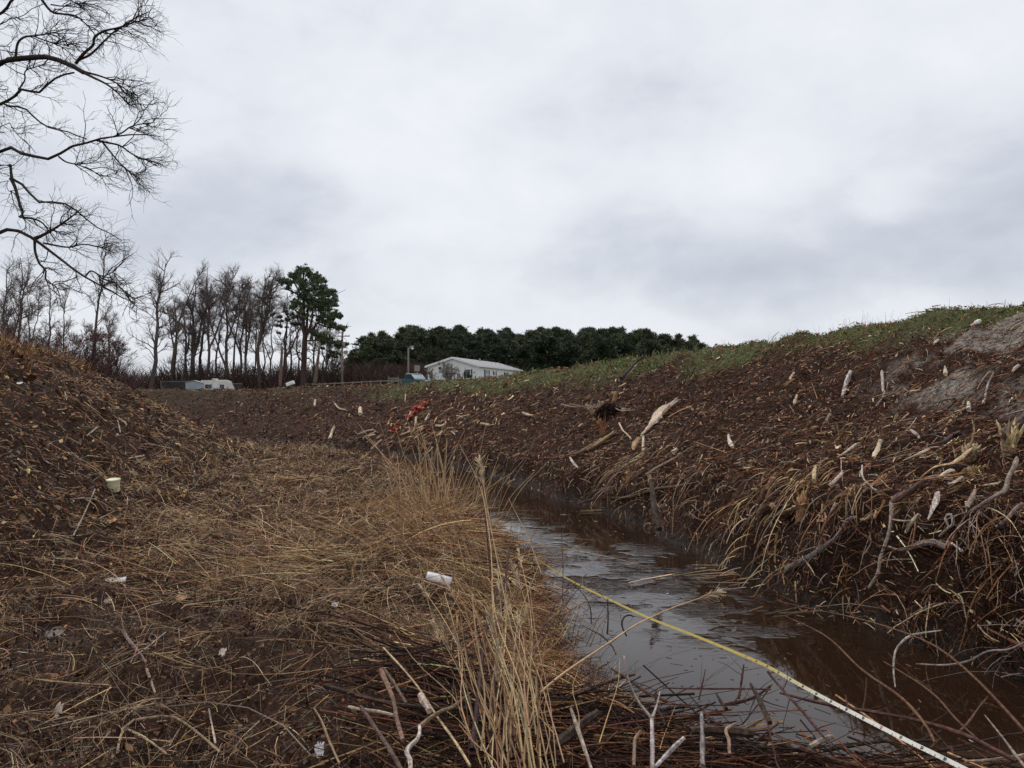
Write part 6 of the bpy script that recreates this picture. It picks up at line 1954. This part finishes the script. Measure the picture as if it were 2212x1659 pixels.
def house():
    D1 = 108.0
    c1 = at(1033, 788, D1)                        # near eave corner
    c2 = at(1124, 797.5, D1 + 17)                 # far eave corner along the long side
    dx = c2[:2] - c1[:2]; L = float(np.hypot(*dx)); ang = math.atan2(dx[1], dx[0])
    ze = c1[2]; W_ = 7.4
    zg = ze - 3.3
    e = empty('white_house', (c1[0], c1[1], zg), 'long white single-storey house with a low gable roof beyond the right bank', 'house', None, ang)
    # local: +x along long side, +y to the gable width (left), z from ground
    h = ze - zg
    rise = 1.12
    # gable wall block as prism along x: profile in y,z
    bm = bmesh.new()
    prof = [(0, .55), (W_, .55), (W_, h - .1), (W_ / 2, h + rise - .12), (0, h - .1)]
    a = [bm.verts.new((0, y, z)) for y, z in prof]; b = [bm.verts.new((L, y, z)) for y, z in prof]
    bm.faces.new(a); bm.faces.new(b[::-1])
    for i in range(5): bm.faces.new((a[i], b[i], b[(i + 1) % 5], a[(i + 1) % 5]))
    bmesh.ops.recalc_face_normals(bm, faces=bm.faces)
    me = bpy.data.meshes.new('wall'); bm.to_mesh(me); bm.free(); me.materials.append(M_SIDING)
    wall = link_mesh('wall', me, e)
    # clapboard laps
    mb = MB()
    z = .75
    while z < h + rise - .3:
        half = W_ / 2 * min(1, (h + rise - .12 - z) / rise) if z > h - .1 else W_ / 2
        V, Q = box_V((-.008, W_ / 2, z), (.016, half * 2 - .06, .02)); mb.add(V, Q)
        if z < h - .15:
            V, Q = box_V((L / 2, -.008, z), (L - .06, .016, .02)); mb.add(V, Q)
        z += .22
    mb.obj('siding_laps', M_TRIM, wall)
    boxo('foundation', (L / 2, W_ / 2, .27), (L - .12, W_ - .12, .55), M_BLOCK, e)
    ov = .32
    for s, nm in ((0, 'roof'), (1, 'roof')):
        y0, y1 = (-ov, W_ / 2) if s == 0 else (W_ + ov, W_ / 2)
        z0 = h - .1 - rise / (W_ / 2) * ov + .02; z1 = h + rise - .10
        V = []
        for x in (-.28, L + .28):
            for (yy, zz) in ((y0, z0), (y1, z1)):
                V += [[x, yy, zz], [x, yy, zz + .10]]
        Q = [[0, 1, 3, 2], [4, 6, 7, 5], [1, 5, 7, 3], [0, 2, 6, 4], [0, 4, 5, 1], [2, 3, 7, 6]]
        rf = MB().add(V, Q).obj('roof', M_SHINGLE, e)
        # barge board at the gable
        V = []
        for x in (-.34, -.285):
            for (yy, zz) in ((y0, z0), (y1, z1)):
                V += [[x, yy, zz - .16], [x, yy, zz + .115]]
        MB().add(V, Q).obj('barge_board', M_TRIM, rf)
        boxo('eave_trim', (L / 2, y0 - (.03 if s == 0 else -.03), z0 + .0), (L + .56, .05, .2), M_TRIM, rf)
    cyl('vent_pipe', (3.0, W_ / 2 + .6, h + rise + .05), .09, .5, M_SHUT, e)
    cyl('vent_pipe', (8.6, W_ / 2 - .6, h + rise), .09, .35, M_METAL, e)
    # windows on the long side
    for x, w, hh, sh in ((3.3, 1.3, 1.25, 2), (6.4, .7, 1.1, 2), (11.2, .9, 1.1, 2), (15.0, .9, 1.1, 2)):
        f = boxo('window', (x, -.03, 2.05), (w + .16, .07, hh + .16), M_TRIM, e)
        boxo('pane', (0, -.03, 0), (w, .05, hh), M_PANE, f)
        boxo('glazing_bar', (0, -.062, 0), (w, .02, .06), M_TRIM, f)
        boxo('glazing_bar', (0, -.062, 0), (.06, .018, hh), M_TRIM, f)
        for s in (-1, 1): boxo('shutter', (x + s * (w / 2 + .24), -.03, 2.05), (.3, .06, hh + .1), M_SHUT, e)
    # gable end
    f = boxo('window', (-.03, 1.55, 2.15), (.07, 1.0, 1.25), M_TRIM, e)
    boxo('pane', (-.03, 0, 0), (.05, .8, 1.05), M_PANE, f)
    boxo('shutter', (-.03, .93, 2.15), (.05, .16, 1.15), M_SHUT, e)
    f = boxo('window', (-.03, 5.6, 2.9), (.07, .35, .35), M_SHUT, e)
    boxo('wall_lamp', (-.06, .55, 2.3), (.08, .14, .2), M_BLOCK, e)
    boxo('corner_board', (-.02, .06, 1.9), (.05, .14, 2.6), M_TRIM, e)
    boxo('corner_board', (-.02, W_ - .06, 1.9), (.05, .14, 2.6), M_TRIM, e)


house()


def pickup():
    b = base_at(893, 98)
    # nose away to the right; the cab roof must stand where the photograph shows it
    ztop = at(900, 807.5, 98)[2]
    e = empty('pickup_truck', (b[0], b[1], ztop - 1.72 * 1.08), 'teal pickup truck parked left of the white house, only its cab and bed side clear', 'pickup truck', None, math.radians(-38))
    e.scale = (1.12, 1.12, 1.08)
    body = [(-2.65, .55), (-2.68, .95), (-2.62, 1.12), (-.62, 1.12), (-.60, 1.05), (.75, 1.08), (2.35, .98), (2.62, .85), (2.66, .5), (2.2, .45), (2.12, .70), (1.85, .86), (1.5, .86), (1.25, .7), (1.18, .42), (-1.2, .42), (-1.28, .70), (-1.55, .86), (-1.9, .86), (-2.15, .70), (-2.22, .48)]
    bd = prism('body', body, -.92, .92, M_TEAL, e, .03)
    prism('cab', [(-.62, 1.121), (-.50, 1.62), (-.36, 1.70), (.36, 1.70), (.50, 1.62), (1.02, 1.083), (.5, 1.085)], -.80, .80, M_TEAL, e, .04)
    for s in (-1, 1):
        prism('side_window', [(-.46, 1.14), (-.38, 1.56), (.34, 1.58), (.74, 1.14)], s * .803 - .012, s * .803 + .012, M_PANE, e)
        prism('bed_recess', [(-2.5, 1.123), (-2.5, 1.16), (-.7, 1.16), (-.7, 1.123)], s * .82 - .08, s * .82 + .08, M_TEAL, e)
    V = [[.50, -.70, 1.585], [.50, .70, 1.585], [.96, .74, 1.115], [.96, -.74, 1.115]]
    ws = MB().add(np.array(V) + [.03, 0, .02], [[0, 1, 2, 3]]).obj('windscreen', plain_mat('pale_windscreen', (.30, .34, .36), (.42, .46, .48), 1.5, .12, .6, 0), e)
    for s in (-1, 1):
        V, Q = box_V((0, 0, 0), (.72, .07, .06))
        o = boxo('windscreen_pillar', (.77, s * .76, 1.38), (.70, .07, .05), M_TRIM, e, 0, (0, math.radians(45), 0))
    boxo('roof_edge', (0, 0, 1.722), (.78, 1.5, .04), M_TRIM, e, .01)
    boxo('bed_floor', (-1.6, 0, 1.135), (1.7, 1.4, .02), M_TYRE, e)
    for x in (-1.72, 1.68):
        for s in (-1, 1):
            w = cyl('wheel', (x, s * .80, .36), .36, .24, M_TYRE, e, 'y', 20)
            cyl('rim', (0, 0, -s * .123), .2, .02, M_METAL, w, 'z', 16)
    boxo('bumper', (2.70, 0, .55), (.10, 1.8, .16), M_METAL, e, .02)
    boxo('bumper', (-2.74, 0, .55), (.10, 1.8, .16), M_METAL, e, .02)
    for s in (-1, 1):
        boxo('headlight', (2.655, s * .68, .80), (.05, .28, .16), M_TRIM, e)
        boxo('tail_light', (-2.69, s * .80, .9), (.04, .12, .28), plain_mat('red_lens', (.3, .02, .02), (.35, .03, .03), 3, .3), e)
        boxo('mirror', (.72, s * 1.0, 1.2), (.08, .18, .16), M_SHUT, e)


pickup()


def camper():
    D = 112.0
    zt = at(480, 820, D)[2]
    p = at(472, 838, D)
    e = empty('camper_trailer', (p[0], D, zt - 2.75), 'white travel trailer with a sloped front, parked under the bare trees at the left', 'camper', None, math.radians(14))
    e.scale = (.9, .9, 1)
    prof = [(-2.45, .75), (-2.45, 2.62), (1.35, 2.68), (1.75, 2.55), (2.35, 1.75), (2.45, 1.0), (2.3, .75)]
    bd = prism('body', prof, -1.1, 1.1, M_CAMP, e, .06)
    boxo('roof_vent', (-.5, 0, 2.78), (.9, .8, .16), M_CAMP, e, .05)
    boxo('roof_rail', (-1.4, -1.02, 2.72), (1.9, .12, .06), M_SHUT, e)
    for x, w in ((-1.35, .95), (.62, .62)):
        f = boxo('window', (x, -1.112, 1.78), (w, .05, .52), M_SHUT, e)
        boxo('pane', (0, -.02, 0), (w - .16, .04, .36), M_PANE, f)
    V = [[1.85, -.72, 2.36], [1.85, .72, 2.36], [2.33, .72, 1.74], [2.33, -.72, 1.74]]
    MB().add(np.array(V) + [.05, 0, .045], [[0, 1, 2, 3]]).obj('front_panel', plain_mat('cream_panel', (.60, .54, .40), (.68, .62, .48), 1, .5, .3, 0), e)
    boxo('trim_stripe', (0, -1.107, 1.2), (4.4, .02, .12), M_TARP, e)
    boxo('door', (-.30, -1.112, 1.55), (.62, .03, 1.5), M_TRIM, e)
    for s in (-1, 1):
        w = cyl('wheel', (-.3, s * .98, .36), .36, .2, M_TYRE, e, 'y', 18)
        cyl('rim', (0, 0, -s * .11), .2, .02, M_METAL, w, 'z', 14)
    cyl('hitch', (3.0, 0, .55), .05, 1.3, M_METAL, e, 'x', 8)


camper()


def shed():
    D = 108
    zt = at(415, 822, D)[2]; p = at(421, 838, D)
    e = empty('blue_shed', (p[0], D, zt - 2.2), 'small pale blue sheet-metal shed with a low peaked roof left of the camper', 'shed', None, math.radians(6))
    prism('wall', [(-.95, 0), (-.95, 1.85), (0, 2.1), (.95, 1.85), (.95, 0)], -.9, .9, M_SHEDB, e)
    for s in (-1, 1):
        rf = boxo('roof', (s * .52, 0, 2.05), (1.12, 2.0, .05), M_METAL, e, 0, (0, s * .262, 0))
    mb = MB()
    for i in range(12):
        V, Q = box_V((-.85 + i * .155, -.915, .9), (.03, .03, 1.8)); mb.add(V, Q)
    mb.obj('corrugation', M_SHEDB, e)
    e = empty('tarp_shelter', base_at(388, 112), 'low dark open shelter with a grey sheet roof left of the pale blue shed', 'shelter', None, 0)
    p = at(388, 838, 112); zt = at(388, 820, 112)[2]
    e.location = (p[0], 112, zt - 2.1)
    V = [[-2.2, -1.2, 1.80], [2.2, -1.2, 1.84], [2.2, 1.2, 1.9], [-2.2, 1.2, 1.86]]
    o = MB().add(V, [[0, 1, 2, 3]]).obj('roof', M_BLOCK, e); md = o.modifiers.new('thickness', 'SOLIDIFY'); md.thickness = .06
    boxo('back_wall', (0, 1.1, 1.0), (4.2, .06, 2.0), M_TARP, e)
    boxo('side_tarp', (-2.05, 0, .95), (.06, 2.1, 1.8), M_TARP, e)
    boxo('front_tarp', (-.2, -1.12, 1.0), (3.6, .05, 1.55), M_TARP, e)
    for x in (-2.1, 2.1):
        for y in (-1.15, 1.15): cyl('post', (x, y, .95), .05, 1.9, M_POLE, e, seg=8)


shed()


def utility_pole():
    D = 116
    b = base_at(739, D); H = height_for(716, D, b[2])
    e = empty('utility_pole', b, 'wooden utility pole with one crossarm between the tall pine and the pine wood', 'utility pole')
    k = D / F
    cyl('pole', (0, 0, H / 2 - .2), .17, H + .4, M_POLE, e, seg=10, r2=.12)
    ca = boxo('crossarm', (0, -.18, H - 11 * .175 * k * 1.0 - .55), (2.2, .12, .14), M_POLE, e)
    for x in (-1.0, -.55, .55, 1.0): cyl('insulator', (x, 0, .15), .05, .16, M_BLOCK, ca, seg=8)
    for s in (-1, 1): boxo('brace', (s * .38, -.1, H - 1.05), (.9, .04, .05), M_POLE, e, 0, (0, s * .75, 0))
    cyl('transformer', (.30, -.2, H - 2.0), .2, .6, M_METAL, e, seg=14)
    boxo('pole_sign', (.55, -.2, H - 3.0), (.6, .05, .45), M_BLOCK, e)
    e2 = empty('yard_light', base_at(882, 100), 'leaning wooden pole with a dusk-to-dawn lamp in front of the pine wood', 'lamp post')
    b = np.array(e2.location); H = height_for(752, 100, b[2])
    cyl('pole', (0, 0, H / 2 - .2), .14, H + .4, M_POLE, e2, seg=10, r2=.10)
    V, Q, T = solid_tube([(0, 0, H - .15), (.15, 0, H + .15), (.42, 0, H + .22)], [.035, .035, .03], 6, .02, 8)
    MB().add(V, Q, T, (.4, .4, .4)).obj('arm', M_METAL, e2, smooth=True)
    ld = cyl('lamp_head', (.48, 0, H + .14), .10, .24, M_METAL, e2, seg=12, r2=.14)
    cyl('lamp_lens', (0, 0, -.2), .15, .20, M_TRIM, ld, seg=14, r2=.20)


utility_pole()


def rail_fence():
    x0, x1 = 676, 868
    D = 96
    a = base_at(x0, D); c = base_at(x1, D)
    e = empty('rail_fence', a, 'low weathered wooden rail fence running between the pole and the truck', 'fence')
    us = [676, 690, 702, 723, 742, 762, 781, 800, 822, 846, 866]
    zr = [at(u, np.interp(u, [676, 868], [830.5, 821]), D)[2] for u in us]
    for i, u in enumerate(us):
        x = (u - IW / 2) / F * D - a[0]
        z = zr[i] - a[2]
        boxo('post', (x, 0, z / 2 - .1), (.13, .13, z + .5), M_RAIL, e)
        if i:
            xp_ = (us[i - 1] - IW / 2) / F * D - a[0]; zp = zr[i - 1] - a[2]
            ln = math.hypot(x - xp_, z - zp)
            boxo('rail', ((x + xp_) / 2, -.09, (z + zp) / 2), (ln, .05, .13), M_RAIL, e, 0, (0, -math.atan2(z - zp, x - xp_), 0))
            boxo('rail', ((x + xp_) / 2, -.09, (z + zp) / 2 - .5), (ln, .05, .12), M_RAIL, e, 0, (0, -math.atan2(z - zp, x - xp_), 0))


rail_fence()


def yard_bits():
    # gate section by the truck
    D = 97
    p = at(850, 822, D); zt = at(850, 813.5, D)[2]
    e = empty('white_gate', (p[0], D, zt - 1.5), 'pale panel gate standing at the left end of the truck', 'gate')
    for x in (-.6, .6): boxo('post', (x, 0, .75), (.12, .12, 1.5), M_RAIL, e)
    for z in (.5, .9, 1.3): boxo('rail', (0, -.08, z), (1.25, .05, .14), M_RAIL, e)
    # basketball board
    D = 104
    p = at(901, 800, D); H = height_for(789, D, base_at(901, D)[2])
    e = empty('basketball_hoop', base_at(901, D), 'grey basketball backboard on a pole behind the truck', 'basketball hoop')
    cyl('pole', (0, .15, H / 2 - .4), .06, H - .2, M_METAL, e, seg=8)
    bb = boxo('backboard', (0, 0, H - .4), (.72, .05, .8), M_BLOCK, e, .01)
    bm = bmesh.new()
    me = bpy.data.meshes.new('rim')
    n = 16
    ring = [[(.22 * math.cos(6.283 * k / n)), -.25 + .22 * math.sin(6.283 * k / n), -.35] for k in range(n + 1)]
    mb = MB(); strands(mb, np.array([ring]), np.full(n + 1, .015), (.4, .1, .05), 5); mb.obj('rim', M_NET, bb)
    # tilted pale box
    D = 92
    b = at(627, 832, D)
    e = empty('tilted_box', b, 'small white box tilted on a low stand in the field left of the tall pine', 'box')
    bx = boxo('box', (0, 0, .18), (.95, .55, .42), M_TRIM, e, .08, (0, -.38, 0))
    boxo('end_cap', (.44, 0, 0), (.03, .45, .34), M_METAL, bx)
    for x in (-.25, .25): boxo('leg', (x, 0, -.5), (.06, .06, 1.2), M_SHUT, e)
    # bench-like trestle
    D = 94
    b = at(676, 829.5, D)
    e = empty('trestle_table', b, 'long low pale-topped table in the field right of the pine trunk', 'table')
    boxo('table_top', (0, 0, 0), (1.75, .7, .06), M_RAIL, e)
    for x in (-.78, .0, .78): boxo('leg', (x, 0, -.5), (.07, .5, .95), M_RAIL, e)
    # dark box and cart by the house gable
    D = 101
    b = at(1008, 806, D)
    e = empty('dark_grill', b, 'dark covered grill standing at the house gable wall', 'grill')
    boxo('lid', (0, 0, 0), (.75, .5, .5), M_SHUT, e, .08)
    boxo('body', (.15, .02, -.42), (.95, .55, .36), M_TYRE, e, .03)
    for x in (-.25, .5): boxo('leg', (x, 0, -.95), (.06, .4, .8), M_SHUT, e)
    D = 102
    b = at(976, 806.5, D)
    e = empty('garden_table', b, 'thin dark garden table before the gable wall, left of the grill', 'table')
    boxo('table_top', (0, 0, 0), (1.6, .7, .06), M_SHUT, e)
    for x in (-.7, .7): boxo('leg', (x, 0, -.5), (.06, .5, .95), M_SHUT, e)
    # low wooden thing right of camper
    b = at(510, 829, 112)
    e = empty('wood_rack', b, 'dark low rack of boards at the right end of the camper', 'rack')
    boxo('top_board', (0, 0, 0), (1.6, .6, .12), M_RAIL, e)
    boxo('boards', (.1, .1, -.35), (1.3, .5, .5), M_TARP, e)
    for x in (-.7, .7): boxo('post', (x, .31, -.6), (.08, .08, 1.1), M_TARP, e)


yard_bits()
for i, (u, v, D, sp, n1, lb) in enumerate([
    (932, 795, 103, .45, 10, 'small bare shrub at the left corner of the white house'), (964, 778, 103, .30, 16, 'tallest bare shrub before the gable of the white house'),
    (978, 784, 103, .30, 14, 'bare shrub close right of the tallest one at the gable'), (1000, 796, 102, .4, 9, 'low bare shrub beside the covered grill')]):
    b = base_at(u, D); H = height_for(v, D, b[2])
    bare_tree('yard_shrub', lb, b, H, (RS.normal(0, .04), 0), .045, .4, sp, n1, seed=400 + i, group='bare shrubs in front of the house', fork=4, low=.05, tw=.014, bark=(.20, .17, .155), cat='shrub', dens=.5)
